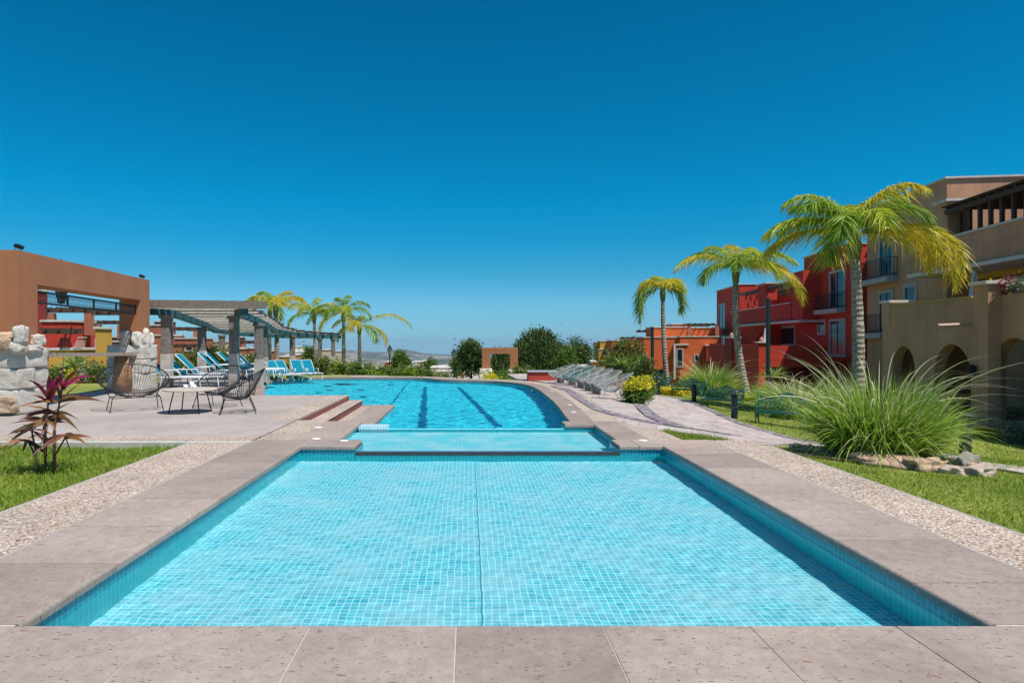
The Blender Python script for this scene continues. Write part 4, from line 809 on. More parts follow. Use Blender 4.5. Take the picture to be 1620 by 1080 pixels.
a=GP(341,645,0); acapulco('corded_chair','round black corded chair facing the camera behind the table','chair',(a.x,a.y+.15,.004),R(-16),GA,sx_=1.12,rim_hi=.90)
a=GP(372,654,0); acapulco('corded_chair','black corded chair seen side on at the right of the table','chair',(a.x+.02,a.y+.15,.004),R(-72),GA,rim_hi=.90,lean=.12)
# low table
a=GP(291,655,0); tx,ty=a.x,a.y+.30; t=thing('low_table','low round table with a pale top on splayed black legs between the corded chairs','table',(tx,ty,0))
m=MB(); m.lathe([(.50,.455),(.535,.465),(.535,.485),(.50,.495)],(tx,ty,0),40); m.build('tabletop',M['tabletop'],t)
for k in range(4): q=pi/4+k*pi/2; m=MB(); m.tube([(tx+.33*math.cos(q),ty+.33*math.sin(q),.46),(tx+.44*math.cos(q),ty+.44*math.sin(q),.003)],.013,6); m.build('leg',M['iron'],t)
for k,(dx,dy,kind,lab) in enumerate([(-.12,.05,0,'small white cup on the low table, left one'),(.10,-.05,0,'small white cup on the low table, right one'),(-.02,.12,1,'white jug behind the cups on the low table')]):
    h=.075 if not kind else .13; m=MB(); m.lathe([(.028,0),(.04,.02),(.042,h),(.036,h),(.034,.02)],(0,0,0),14); m.tube([(.04,0,h*.75),(.062,0,h*.6),(.04,0,h*.3)],.006,5)
    o=m.build('jug' if kind else 'cup',M['china'],smooth=True,world=False); o.location=(tx+dx,ty+dy,.496); tag(o,lab,'jug' if kind else 'cup')
# turquoise chaise longue: head at -x, foot at +x
def chaise():
    t=thing('chaise_longue','','sun lounger',(0,0,0),0,'turquoise sling chaises under and beyond the pergola'); w=.33; fm=M['white_metal']
    m=MB()
    for s_ in (-w,w): m.tube([(-.12,s_,.33),(.0,s_,.33),(1.18,s_,.33),(1.30,s_,.30)],.019,6); m.tube([(-.05,s_,.33),(.02,s_,.55),(.50,s_,.56),(.56,s_,.34)],.016,6)
    for x in (-.1,.45,1.28): m.tube([(x,-w,.33),(x,w,.33)],.016,6)
    m.build('frame',fm,t,smooth=True,world=False)
    m=MB(); A=Vector((.0,0,.36)); Bk=Vector((-.62,0,.99))
    for s_ in (-w+.02,w-.02): m.tube([A+Vector((0,s_,0)),Bk+Vector((0,s_,0))],.017,6)
    m.tube([Bk+Vector((0,-w+.02,0)),Bk+Vector((0,w-.02,0))],.017,6); m.tube([(-.30,-w+.04,.62),(-.42,-w+.04,.33),(-.1,-w+.04,.33)],.012,5); m.tube([(-.30,w-.04,.62),(-.42,w-.04,.33),(-.1,w-.04,.33)],.012,5)
    bk=m.build('backrest',fm,t,smooth=True,world=False)
    m=MB(); m.box(0,1,-w+.035,w-.035,-.006,.006,lambda x,y,z:(A.lerp(Bk,x*.97+.01).x-z*.7,y,A.lerp(Bk,x*.97+.01).z+.012-z*.7)); m.build('back_sling',M['sling'],bk,world=False)
    m=MB(); n=10
    for i in range(n):
        x0,x1=.02+i/n*1.24,.02+(i+1)/n*1.24; z0_,z1_=.33-.02*math.sin(i/n*pi),.33-.02*math.sin((i+1)/n*pi); m.add([(x0,-w+.03,z0_),(x1,-w+.03,z1_),(x1,w-.03,z1_),(x0,w-.03,z0_)],[(0,1,2,3)])
    m.build('seat_sling',M['sling'],t,world=False)
    for x,s_ in ((.0,-w),(.0,w),(1.12,-w),(1.12,w)): m=MB(); m.tube([(x,s_,.33),(x+(.06 if x>.5 else -.04),s_*1.02,0)],.019,6); m.build('leg',fm,t,world=False)
    return t
ch0=chaise(); used=[False]
LN=[(262,613,0,4,'nearest turquoise chaise, beside the black loveseat at the portal'),(292,611,0,4,'second turquoise chaise, just right of the first pergola column'),(311,606,0,6,'third turquoise chaise, its back against the dark middle column'),
 (343,600,0,8,'striped turquoise chaise behind the corded chair, left of the two'),(354,599,0,8,'striped turquoise chaise behind the corded chair, right of the two'),(372,597,0,6,'turquoise chaise low behind the second front pergola column'),
 (398,596,0,5,'turquoise chaise with raised back left of the twin pergola columns'),(388,597.5,0,5,'turquoise chaise half hidden left of the twin pergola columns'),
 (436,601,-.28,-42,'turquoise chaise turned to the pool right of the twin columns'),(450,600,-.28,-42,'turquoise chaise turned to the pool, second right of the twin columns'),(473,599,-.28,-60,'turquoise chaise just right of the slim pergola column'),(489,598.5,-.28,-58,'turquoise chaise farthest along the pool edge, before the dark end column')]
def put(x0,px,py,z,rz,lab):
    p=GP(px,py,z)
    if not used[0]: o=x0; o.location=(p.x,p.y,z+.004); o.rotation_euler=(0,0,R(rz)); o['label']=lab; used[0]=True
    else: o=dup(x0,(p.x,p.y,z+.004),R(rz),lab)
    return o
for l in LN:
    o=put(ch0,*l)
    if l[0]>430: o.scale=(.84,)*3
# reclined corded chairs on the path with resin stools between
used[0]=False
pc=acapulco('reclined_chair','','chair',(0,0,0),0,'row of reclined corded chairs along the curved path',sx_=.88,seat=.26,rim_lo=.44,rim_hi=.92,lean=.30,ex=.95,cord=M['cord_pale'],metal=M['grey_metal'],depth=.50,nc=64,cr=.0065)
PC=[(970,634,0,'pale corded chair nearest the camera in the poolside row','p'),(957,627,0,'second pale corded chair from the near end of the row','p'),(944,622,0,'third pale corded chair, its stool close beside it','p'),(931,617.5,0,'fourth pale corded chair, next to the teal pair','p'),(918,614.5,0,'teal corded chair, nearer of the two teal ones','t'),(906,612,0,'teal corded chair, farther of the two teal ones','t'),(895,610,0,'pale corded chair just beyond the teal pair','p'),(885,608.5,0,'pale corded chair farthest away, by the red counter','p')]
def GPg(px,py): return TP(px,py,.035)
for i,(px,py,_,lab,k) in enumerate(PC):
    p=GPg(px,py); zz=max(p.z,-.31 if p.x<4.4 else -9)
    if i==0: o=pc; o.location=(p.x,p.y+.3,p.z); o.rotation_euler=(0,0,R(-84)); o['label']=lab; o.scale=(.86,)*3
    else: o=dup(pc,(p.x,p.y+.3,p.z),R(-62-i*2),lab,scale=.86)
    if k=='t': recolor(o,M['cord_pale'],M['cord_teal'])
for i,(px,py,lab) in enumerate([(951.5,625,'grey resin stool between the first and second chair of the row'),(939,620,'grey resin stool between the second and third chair of the row'),(926.5,615.5,'grey resin stool between the third and fourth chair of the row'),(911,611.5,'grey resin stool between the two teal chairs'),(893,607.5,'grey resin stool between the last two pale chairs')]):
    p=GPg(px,py); m=MB(); m.lathe([(.12,0),(.14,.02),(.165,.20),(.18,.34),(.17,.36),(.14,.35)],(0,0,0),20); o=m.build('stool',M['pot'],smooth=True,world=False); o.location=p+Vector((-.16,.0,0)); tag(o,lab,'stool','grey resin stools among the corded chairs')
# cast iron benches
def bench():
    t=thing('garden_bench','','bench',(0,0,0),0,'green cast iron benches along the path'); W_=.72; bm_=M['bench']
    def spiral(m,c,r,turns,a0,x,rad=.012,dirn=1,axis='yz'):
        pts=[]
        for i in range(14): q=a0+dirn*turns*2*pi*i/13; rr=r*(1-.72*i/13); pts.append((x,c[0]+rr*math.cos(q),c[1]+rr*math.sin(q)) if axis=='yz' else (c[0]+rr*math.cos(q),x,c[1]+rr*math.sin(q)))
        m.tube(pts,rad,5)
    for s_ in (-1,1):
        x=s_*W_; m=MB()
        m.tube([(x,-.30,0),(x,-.23,.10),(x,-.27,.26),(x,-.24,.40),(x,.20,.38),(x,.25,.30),(x,.20,.14),(x,.30,0)],.02,6)       # legs and rail
        m.tube([(x,-.24,.40),(x,-.30,.52),(x,-.24,.62),(x,-.10,.62),(x,.12,.56),(x,.26,.64)],.018,6); spiral(m,(-.25,.60),.075,1.3,pi,x)
        m.tube([(x,.20,.38),(x,.27,.62),(x,.35,.86)],.018,6)
        spiral(m,(0,.27),.10,1.4,0,x); spiral(m,(-.12,.47),.06,1.2,0,x); spiral(m,(.08,.46),.06,1.2,pi,x,dirn=-1); m.tube([(x,-.36,.012),(x,-.24,.03)],.022,6); m.tube([(x,.36,.012),(x,.26,.03)],.022,6)
        m.build('end_frame',bm_,t,smooth=True,world=False)
    m=MB()
    for k in range(7): y=-.24+k*.07; m.obox((0,y,.405-.02*math.sin(k/6*pi)),(2*W_,.045,.018))
    m.obox((0,-.27,.385),(2*W_,.03,.05)); m.build('seat',bm_,t,world=False)
    m=MB(); Y=lambda z:.22+(z-.4)*.30
    top=lambda u:.70+.20*math.exp(-(u/.30)**2)+.10*abs(u/W_)**3
    m.tube([(u*W_,Y(top(u*W_)),top(u*W_)) for u in np.linspace(-1,1,25)],.018,6); m.tube([(-W_,Y(.46),.46),(W_,Y(.46),.46)],.014,6)
    for k in range(13):
        u=-W_+.055+k*(2*W_-.11)/12; h=top(u)
        m.tube([(u,Y(.46),.46),(u+.03,Y((.46+h)/2),(.46+h)/2),(u-.01,Y(h),h)],.010,5)
        for zz,r_ in ((.54,.045),(.64,.045),(h-.07,.05)): 
            c=(u+.055,zz); m.tube([(c[0]+r_*math.cos(q),Y(c[1]+r_*math.sin(q)),c[1]+r_*math.sin(q)) for q in np.linspace(0,2*pi,9)[:-1]],.009,4,closed=True)
    m.tube([(.16*math.cos(q),Y(.72+.13*math.sin(q)),.72+.13*math.sin(q)) for q in np.linspace(0,2*pi,17)[:-1]],.014,5,closed=True)
    m.build('backrest',bm_,t,smooth=True,world=False); return t
bn=bench()
for i,(px,py,rz,lab) in enumerate([(1243,675,-32,'green cast iron bench nearest the camera, its right half behind the tall grass'),(1142,648,-48,'green cast iron bench left of the leaning palm, behind the second bollard'),(1089,629,-52,'green cast iron bench under the middle grass clump'),(1039,618,-55,'green cast iron bench farthest away, behind the yellow topped hedge')]):
    p=TP(px,py)
    if i==0: bn.location=p; bn.rotation_euler=(0,0,R(rz)); bn['label']=lab; bn.scale=(.9,)*3
    else: dup(bn,p,R(rz),lab,scale=.8)
# bollards
def bollard():
    t=thing('bollard_light','','bollard',(0,0,0),0,'dark bollard lights along the path')
    m=MB(); m.lathe([(.085,0),(.085,.62),(.07,.64)],(0,0,0),18); m.build('post',M['navy'],t,smooth=False,world=False)
    m=MB(); m.lathe([(.035,.64),(.035,.73)],(0,0,0),10)
    for k in range(3): q=k*2.1; m.tube([(.06*math.cos(q),.06*math.sin(q),.63),(.06*math.cos(q),.06*math.sin(q),.73)],.008,4)
    m.build('lamp',plain('lamp_glass',(.25,.25,.24),.3),t,world=False); m=MB(); m.lathe([(.15,.725),(.16,.735),(.15,.75),(.05,.765)],(0,0,0),18); m.build('cap',M['navy'],t,world=False); return t
b0=bollard()
for i,(px,py,lab,sc) in enumerate([(1162,662,'bollard in front of the second bench',.98),(1098,637,'bollard at the corner of the third bench',.95),(1527,727,'bollard at the right edge of the big pampas clump',1.02),(1041,624,'small far bollard beside the last bench',.9)]):
    p=TP(px,py)
    if i==0: b0.location=p; b0['label']='dark '+lab; b0.scale=(sc,)*3
    else: dup(b0,p,0,'dark '+lab,scale=sc)
# posts
for px,py,pt,lab,r_ in [(1215,30,471,'tall dark green post in front of the red house terrace',.095),(1032,42,517,'slim dark post in front of the orange house',.11)]:
    p=Vector((gx(px,py),py,gh(gx(px,py),py))); h=(gz(pt,p.y)-p.z); m=MB(); m.lathe([(r_*1.6,0),(r_*1.6,.25),(r_,.32),(r_*.92,h)],(0,0,0),12); o=m.build('light_post',M['polegreen'],smooth=False,world=False); o.location=p; tag(o,lab,'post','tall posts in the garden')
def street_lamp(px,D,pt,lab):
    x=gx(px,D); z0=gh(x,D); zt=gz(pt,D); h=zt-z0; t=thing('street_lamp',lab,'street lamp',(x,D,z0),0,'black lantern street lamps beyond the pool')
    m=MB(); m.lathe([(.14,0),(.14,.5),(.07,.6),(.05,h-.95),(.07,h-.9)],(x,D,z0),10); m.build('pole',M['iron'],t); m=MB(); lantern_body(m,(x,D,z0+h-.9),1.9); m.build('lantern',M['iron'],t)
    m=MB(); m.lathe([(.10,.03),(.20,.46)],(x,D,z0+h-.9),6); m.build('lamp_glass',plain('milky_glass',(.45,.45,.42),.3),t)
street_lamp(616.5,62,545,'black lantern lamp left of the round topped tree, tallest of the three'); street_lamp(628.5,80,555,'black lantern lamp in front of the round topped tree, smallest of the three'); street_lamp(718,58,550.5,'black lantern lamp standing just left of the sparse tree')
# parasols closed
def parasol(loc,h,lab,mat_):
    t=thing('closed_parasol',lab,'parasol',loc,0,'closed parasols on the terraces'); m=MB(); m.tube([loc,(loc[0],loc[1],loc[2]+h)],.03,8); m.build('pole',M['iron'],t)
    V=[];n=20; m=MB(); prof=[(.04,h+.05),(.10,h-.15),(.19,h*.62),(.30,h*.38),(.26,h*.34)]; vs=[];fs=[]
    for r_,z in prof:
        for j in range(n): q=2*pi*j/n; k=r_*.75*(1+.28*math.cos(5*q)); vs.append((loc[0]+k*math.cos(q),loc[1]+k*math.sin(q),loc[2]+z))
    for i in range(len(prof)-1):
        for j in range(n): fs.append((i*n+j,i*n+(j+1)%n,(i+1)*n+(j+1)%n,(i+1)*n+j))
    m.add(vs,fs); m.build('canopy',mat_,t)
q=sp_(1542,463,-1.2); parasol(fr(q[0],-1.2,1.79),2.25,'closed grey parasol on the tan house terrace',M['canvas'])
q=sp_(1211,540,-3.5); parasol(fr(q[0],-3.5,.46),1.75,'closed pale parasol on the red house terrace',M['canvas'])
# parked car seen between shrubs
p=TP(1066,606); t=thing('parked_car','silver parked car half hidden behind shrubs by the orange house','car',p,0)
m=MB(); prof=[(-2.1,.35),(-2.1,.75),(-1.9,.95),(-1.1,1.02),(-.5,1.42),(.9,1.45),(1.6,1.05),(2.1,.95),(2.15,.4)]; m.prism(prof,-.85,.85,lambda u,v,w:(p.x+u,p.y+2+w,p.z+v)); m.build('body',M['car'],t,bevel=.06)
m=MB(); prof=[(-.95,1.04),(-.48,1.36),(.82,1.38),(1.35,1.06)]; m.prism(prof,-.87,.87,lambda u,v,w:(p.x+u,p.y+2+w,p.z+v)); m.build('window',M['glass'],t)
for a in (-1.35,1.35):
    for b in (-.86,.72): m=MB(); m.tube([(p.x+a,p.y+2+b,p.z+.33),(p.x+a,p.y+2+b+.16,p.z+.33)],.33,18); m.build('wheel',M['tyre'],t)
# ------------------------------------------------------------------ plants
G=dict(
 grass=foliage('grass_blades',[(.11,.20,.012),(.19,.31,.02),(.28,.40,.03),(.38,.44,.07),(.15,.27,.015),(.55,.47,.20)],.55,.42),
 pampas=foliage('pampas_blades',[(.10,.20,.015),(.20,.36,.025),(.32,.50,.05),(.48,.58,.12),(.64,.62,.28),(.17,.32,.025),(.38,.54,.07)],.45,.42),
 palm=foliage('palm_leaflets',[(.14,.26,.02),(.28,.44,.02),(.44,.56,.03),(.60,.60,.05),(.62,.48,.08)],.4,.48),
 palm_y=foliage('palm_leaflets_yellow',[(.34,.42,.03),(.58,.56,.03),(.72,.58,.05),(.72,.48,.09),(.44,.48,.03)],.4,.5),
 palm_g=foliage('palm_leaflets_green',[(.08,.18,.02),(.17,.31,.03),(.28,.42,.03),(.42,.50,.05)],.4,.42),
 tree=foliage('tree_leaves',[(.03,.065,.018),(.055,.105,.025),(.09,.15,.035),(.14,.19,.05)],.55,.3),
 tree_l=foliage('light_tree_leaves',[(.06,.12,.02),(.12,.21,.03),(.19,.28,.045)],.55,.4),
 shrub=foliage('shrub_leaves',[(.05,.09,.02),(.11,.17,.03),(.20,.25,.05),(.28,.25,.07)],.55,.3),
 orange=foliage('flowering_leaves',[(.05,.11,.02),(.09,.17,.03),(.14,.22,.04),(.50,.17,.05),(.08,.15,.02)],.55,.3),
 yellow=foliage('yellow_leaves',[(.66,.54,.02),(.75,.60,.02),(.58,.54,.05),(.40,.44,.03)],.5,.35),
 laven=foliage('lavender_leaves',[(.15,.19,.08),(.22,.26,.12),(.31,.34,.19),(.34,.30,.38)],.7,.25),
 magenta=foliage('magenta_leaves',[(.20,.015,.05),(.40,.025,.11),(.50,.04,.16),(.13,.02,.03),(.30,.10,.06)],.35,.4),
 bronze=foliage('bronze_leaves',[(.14,.035,.03),(.24,.10,.045),(.34,.17,.06),(.10,.02,.02),(.40,.22,.10)],.45,.35),
 agave=foliage('agave_leaves',[(.14,.26,.05),(.26,.37,.08),(.42,.48,.13)],.4,.35))
def blades(name,base,dirs,length,width,droop,mat,parent=None,seg=5,tip=.15):
    """arching blades; base (n,3) root points, dirs (n,3) start directions, droop per blade"""
    n=len(base); t=np.linspace(0,1,seg+1)[None,:,None]; L_=length[:,None,None]; d=dirs/np.linalg.norm(dirs,axis=1,keepdims=True)
    h=d.copy(); h[:,2]=0; hn=np.linalg.norm(h,axis=1,keepdims=True); h=h/np.maximum(hn,1e-6)
    P=base[:,None,:]+d[:,None,:]*L_*t+ (np.array([0,0,-1])[None,None,:]*droop[:,None,None]+h[:,None,:]*droop[:,None,None]*.35)*L_*t**2.2
    side=np.cross(d,np.array([0,0,1.])); sn_=np.linalg.norm(side,axis=1,keepdims=True); side=np.where(sn_>1e-4,side/np.maximum(sn_,1e-6),np.array([[1.,0,0]]))
    ang=rng.uniform(0,pi,n)[:,None]; up=np.cross(side,d); side=side*np.cos(ang)+up*np.sin(ang)
    prof=(np.sin(np.clip(t*1.0+.12,0,1)*pi)**.6*(1-tip)+tip)*(1-t**4*.9); Wd=width[:,None,None]*prof*.5
    A=P-side[:,None,:]*Wd; Bv=P+side[:,None,:]*Wd; V=np.stack([A,Bv],2).reshape(-1,3); k=2*(seg+1)
    i=np.arange(n)[:,None]*k+np.arange(seg)[None,:]*2; Q=np.stack([i,i+1,i+3,i+2],-1).reshape(-1,4)
    return npmesh(name,V,Q,mat,parent)
def leafcloud(name,P,size,mat,parent=None,flat=.6,aspect=1.6,hang=0):
    n=len(P); a=rng.normal(size=(n,3)); a[:,2]*=flat; 
    if hang: a=a*.35+np.array([0,0,-1])*hang
    a/=np.linalg.norm(a,axis=1,keepdims=True); b=rng.normal(size=(n,3)); b-=a*(b*a).sum(1,keepdims=True); b/=np.linalg.norm(b,axis=1,keepdims=True)
    s=size*rng.uniform(.6,1.3,(n,1)); V=np.stack([P-a*s*aspect*.5,P+b*s*.5,P+a*s*aspect*.5,P-b*s*.5],1).reshape(-1,3); Q=np.arange(4*n).reshape(n,4); return npmesh(name,V,Q,mat,parent)
def crownpts(c,r,nclump,per,spread,shell=.55):
    c=np.array(c); r=np.array(r); d=rng.normal(size=(nclump,3)); d/=np.linalg.norm(d,axis=1,keepdims=True); k=rng.uniform(shell,1,(nclump,1))**.7
    cl=c+d*k*r*rng.uniform(.8,1.12,(nclump,1)); P=cl[:,None,:]+rng.normal(size=(nclump,per,3))*spread*rng.uniform(.6,1.4,(nclump,1,1)); return P.reshape(-1,3),cl
# grass as real blades near the camera
def grass_patch(name,poly,n,zf,hmin,hmax,lab,w=.006,mat='grass'):
    xs=[p[0] for p in poly]; ys=[p[1] for p in poly]; X=rng.uniform(min(xs),max(xs),n*2); Y=rng.uniform(min(ys),max(ys),n*2); k=inpoly_np(X,Y,poly); X,Y=X[k][:n],Y[k][:n]
    tuft=np.array([noise.noise(Vector((x*1.7,y*1.7,0))) for x,y in zip(X,Y)])
    Z=np.array([zf(x,y) for x,y in zip(X,Y)]); m=len(X); d=rng.normal(size=(m,3))*.45; d[:,2]=1
    o=blades(name,np.stack([X,Y,Z-.005],1),d,rng.uniform(hmin,hmax,m)*(1+.9*np.clip(tuft,-.5,1)),np.full(m,w)*rng.uniform(.7,1.4,m),rng.uniform(0,.5,m),G[mat],seg=2); tag(o,lab,'grass',None,'stuff'); return o
gz_=lambda x,y:gh(x,y)
grass_patch('grass',[(-4.09,5.0),(-4.09,9.66),(-9.6,9.66),(-6.8,5.0)],52000,gz_,.05,.13,'lush green grass between the pebble walk and the deck on the left',.008)
grass_patch('grass',[(4.31,4.4),(6.8,4.6),(9,9),(11,12.5),(9.3,13),(6.5,10.4),(5.5,10.0),(4.31,9.8)],64000,gz_,.03,.07,'short green grass beside the right pebble walk',.007)
grass_patch('grass',[(p_[0]+.12,p_[1]) for p_ in back[3:]]+[(7,10.2),(9,9),(18,13),(24,21),(20,30),(14,30)],95000,gz_,.03,.075,'sunny lawn around the benches and clumps',.012)
grass_patch('grass',[(6.6,4.4),(17,4.4),(18,13),(9,9)],60000,gz_,.03,.07,'short lawn between the stepping slabs and the tan arcade',.011)
grass_patch('grass',[(4.31,.8),(12,.8),(12,4.4),(4.31,4.4)],60000,gz_,.03,.07,'short lawn nearest the front right corner of the coping',.009)
grass_patch('grass',[(3.22,9.88),(3.22,10.95),(3.98,9.90)],3500,lambda x,y:-.05,.05,.11,'small wedge of grass between the path and the pebble border',.008)
grass_patch('grass',[(-10.5,40),(4,37),(4.5,41),(-3,43)],9000,lambda x,y:gh(x,y),.15,.3,'strip of lawn beyond the far pool edge',.03)
# pampas clumps
def clump(lab,px,py,n,hmin,hmax,spread,ra,w,rz=0,mat='pampas',cat='grass clump',wisps=60,grp='tall arching grass clumps'):
    p=TP(px,py); t=thing('pampas_grass',lab,cat,p,0,grp); q=rng.uniform(0,2*pi,n); r_=ra*np.sqrt(rng.uniform(0,1,n)); B0=np.stack([p.x+r_*np.cos(q),p.y+r_*np.sin(q),np.full(n,p.z)],1)
    lean=rng.uniform(.05,spread,n)*(.4+.6*r_/ra); q2=q+rng.normal(0,.5,n); d=np.stack([np.cos(q2)*lean,np.sin(q2)*lean,np.ones(n)],1)
    blades('blade_tuft',B0,d,rng.uniform(hmin,hmax,n),np.full(n,w)*rng.uniform(.6,1.3,n),rng.uniform(.25,1.0,n)*(.45+lean),G[mat],t,seg=7)
    m=wisps; q=rng.uniform(0,2*pi,m); lean=rng.uniform(.2,.8,m); d=np.stack([np.cos(q)*lean,np.sin(q)*lean,np.ones(m)],1); B1=np.stack([p.x+.2*np.cos(q),p.y+.2*np.sin(q),np.full(m,p.z+.2)],1)
    blades('flower_stalks',B1,d,rng.uniform(hmax*.95,hmax*1.6,m),np.full(m,w*.8),rng.uniform(.35,.7,m),foliage('straw',[(.60,.54,.30),(.72,.64,.42),(.40,.44,.16)],.5,.3),t,seg=10); return t
clump('huge arching pampas grass ringed with rocks on the right lawn',1390,726,4300,.68,1.72,.62,.56,.020,wisps=90)
clump('middle arching grass clump behind the third bench',1124,627,2400,1.0,2.0,.7,.6,.022,wisps=70)
clump('pale straw coloured grass clump behind the nearest bench',1262,664,1500,.8,1.5,.8,.6,.018,wisps=120)
clump('low grass clump hidden between the pale clump and the red pillar',1235,640,1600,.9,1.5,1.0,.9,.018,wisps=40)
clump('broad grass clump behind the huge one, before the arcade',1440,664,1300,.8,1.4,.7,.6,.018,wisps=25)
p=TP(1400,727); n=900; q=rng.uniform(0,2*pi,n); r_=.15+.75*np.sqrt(rng.uniform(0,1,n)); d=rng.normal(size=(n,3))*.9; d[:,2]=rng.uniform(.05,.5,n)
o=blades('dry_thatch',np.stack([p.x+r_*np.cos(q),p.y+r_*np.sin(q)*.8,np.full(n,p.z+.03)],1),d,rng.uniform(.15,.5,n),np.full(n,.012),rng.uniform(.2,.8,n),foliage('thatch',[(.20,.14,.07),(.34,.25,.13),(.45,.36,.20),(.13,.09,.05)],.8,.1),seg=3); tag(o,'dry brown thatch around the foot of the huge pampas grass','dead grass',None,'stuff')
# rocks round the clump
for k,(px,py,w_,h_,mt,lab) in enumerate([(1265,711,.42,.16,'rock_grey','grey brown rock at the left end of the rock ring'),(1296,718,.62,.17,'rock_tan','long flat tan rock, second in the rock ring'),(1330,722,.42,.14,'rock_tan','tan rock in the left middle of the rock ring'),(1361,727,.36,.16,'rock_grey','small grey rock before the pampas clump centre'),(1407,735,1.25,.24,'rock_tan','longest orange brown rock in front of the pampas clump'),(1464,743,.66,.26,'rock_tan','pointed tan rock right of the longest rock'),(1494,735,.55,.24,'rock_grey','grey rock behind the pointed tan one'),(1524,742,.42,.34,'rock_grey','tall dark striped rock near the last bollard'),(1508,749,.50,.16,'rock_pale','pale flat rock at the front right of the ring'),(1548,752,.50,.2,'rock_pale','pale boulder at the right end of the ring'),(1536,744,.30,.18,'rock_tan','small tan rock wedged beside the dark striped rock')]):
    p=TP(px,py); m=MB(); rock(m,(0,0,h_*.12),(w_*.70,w_*.45,h_*.8),300+k*7,2,.5,.5); o=m.build('rock',M[mt],smooth=True,world=False); o.location=p; o.rotation_euler=(0,0,.4*math.sin(k*3)); tag(o,lab,'rock','rocks around the pampas grass')
# dark soil bed under clump
p=TP(1400,730); sheet('soil_bed',[(p.x+1.15*math.cos(a)*(1+.1*math.sin(3*a)),p.y+.25+.75*math.sin(a)) for a in np.linspace(0,2*pi,25)[:-1]],M['soil'],lambda x,y:gh(x,y)+.02,step=.3)
# ---- queen palms
def palm(lab,base,top,rad,fronds,lean=(0,0),mat='palm',nl=70,bend=0.,group='queen palms around the pool',ll=.72,lw=.036):
    base=Vector(base); top=Vector(top); t=thing('palm_tree',lab,'palm tree',base,0,group); pts=[];rs=[]; n=26
    for i in range(n+1):
        k=i/n; p=base.lerp(top,k)+Vector((bend*math.sin(k*pi),0,0)); pts.append(p); rs.append(rad*(1.25-.5*k+.28*math.exp(-k*14)+(.05*math.sin(i*2.4)))*(1 if k<.93 else 1.05))
    m=MB(); m.tube(pts,rs,12); m.build('trunk',M['palm_bark'],t,smooth=True)
    m=MB(); m.tube([top-Vector((0,0,.5)),top-Vector((0,0,.1)),top+Vector((0,0,.25)),top+Vector((0,0,.5))],[rad*.95,rad*1.25,rad*.9,.03],10); m.build('crownshaft',plain('palm_sheath',(.17,.20,.06),.6,var=.35,bscale=9),t,smooth=True)
    for (az,el,L_,dr,mt) in fronds:
        az=R(az); el=R(el); K=14; P=[]; d=Vector((math.cos(az)*math.cos(el),math.sin(az)*math.cos(el),math.sin(el))); h=Vector((math.cos(az),math.sin(az),0)); o0=top+Vector((0,0,.2))
        pos=o0.copy(); ang=el
        for i in range(K+1):
            P.append(pos.copy()); ang-=dr/K*(.5+1.1*i/K); ang=max(ang,-1.50); pos=pos+(h*math.cos(ang)+Vector((0,0,math.sin(ang))))*L_/K
        rb=MB(); rb.tube(P,[.030*(1-.85*i/K)*rad/.16 for i in range(K+1)],5)
        fo=rb.build('frond',plain('frond_rib',(.26,.28,.07),.6),t)
        # leaflets
        ks=np.linspace(.10,.995,nl); idx=ks*K; i0=np.minimum(idx.astype(int),K-1); f=(idx-i0)[:,None]; PA=np.array([list(p) for p in P]); C0=PA[i0]*(1-f)+PA[i0+1]*f; T_=PA[i0+1]-PA[i0]; T_/=np.linalg.norm(T_,axis=1,keepdims=True)
        sd=np.array([-math.sin(az),math.cos(az),0.]); Ls=ll*np.sin(np.clip(ks*.93+.10,0,1)*pi)**.55*(1-.35*ks)+.08; B_=[];D_=[];LL=[]
        for s_ in (-1,1):
            for rep in range(2):
                B_.append(C0); j=rng.normal(0,.15,(nl,3)); up=np.cross(T_,sd); up*=np.sign(up[:,2:3]+1e-6); D_.append(T_*.75+s_*sd*(.8-.3*rep)+up*(.35-.45*rep)+j); LL.append(Ls*rng.uniform(.75,1.15,nl))
        B_=np.concatenate(B_);D_=np.concatenate(D_);LL=np.concatenate(LL); blades('leaflets',B_,D_,LL,np.full(len(LL),lw)*rng.uniform(.8,1.2,len(LL)),rng.uniform(.55,1.3,len(LL)),G[mt or mat],fo,seg=4,tip=.1)
    return t
def P3(px,py,D): return (gx(px,D),D,gz(py,D))
D=20.; b=Vector((gx(1358,D),D,gh(gx(1358,D),D)-.1))
palm('tall palm rising out of the huge pampas clump, nearest on the right',b,P3(1352,385,D),.165,[
 (180,38,3.1,1.55,'palm'),(172,24,3.0,1.5,'palm_y'),(200,62,2.6,1.8,'palm_g'),(150,70,2.3,1.6,'palm_g'),(100,72,2.5,1.5,'palm'),(60,70,2.7,1.8,'palm'),(20,78,2.9,1.9,'palm_g'),(-60,80,2.8,2.1,'palm_y'),(175,76,2.8,2.0,'palm'),(-20,66,2.6,2.3,'palm_g'),(-95,58,2.3,2.3,'palm'),(-130,48,2.5,2.2,'palm_g'),
 (3,22,4.3,1.95,'palm_y'),(-12,30,3.9,2.1,'palm_y'),(12,34,3.7,2.2,'palm_y'),(220,20,2.5,1.9,'palm'),(130,52,2.7,1.8,'palm_g')],nl=60,bend=.05)
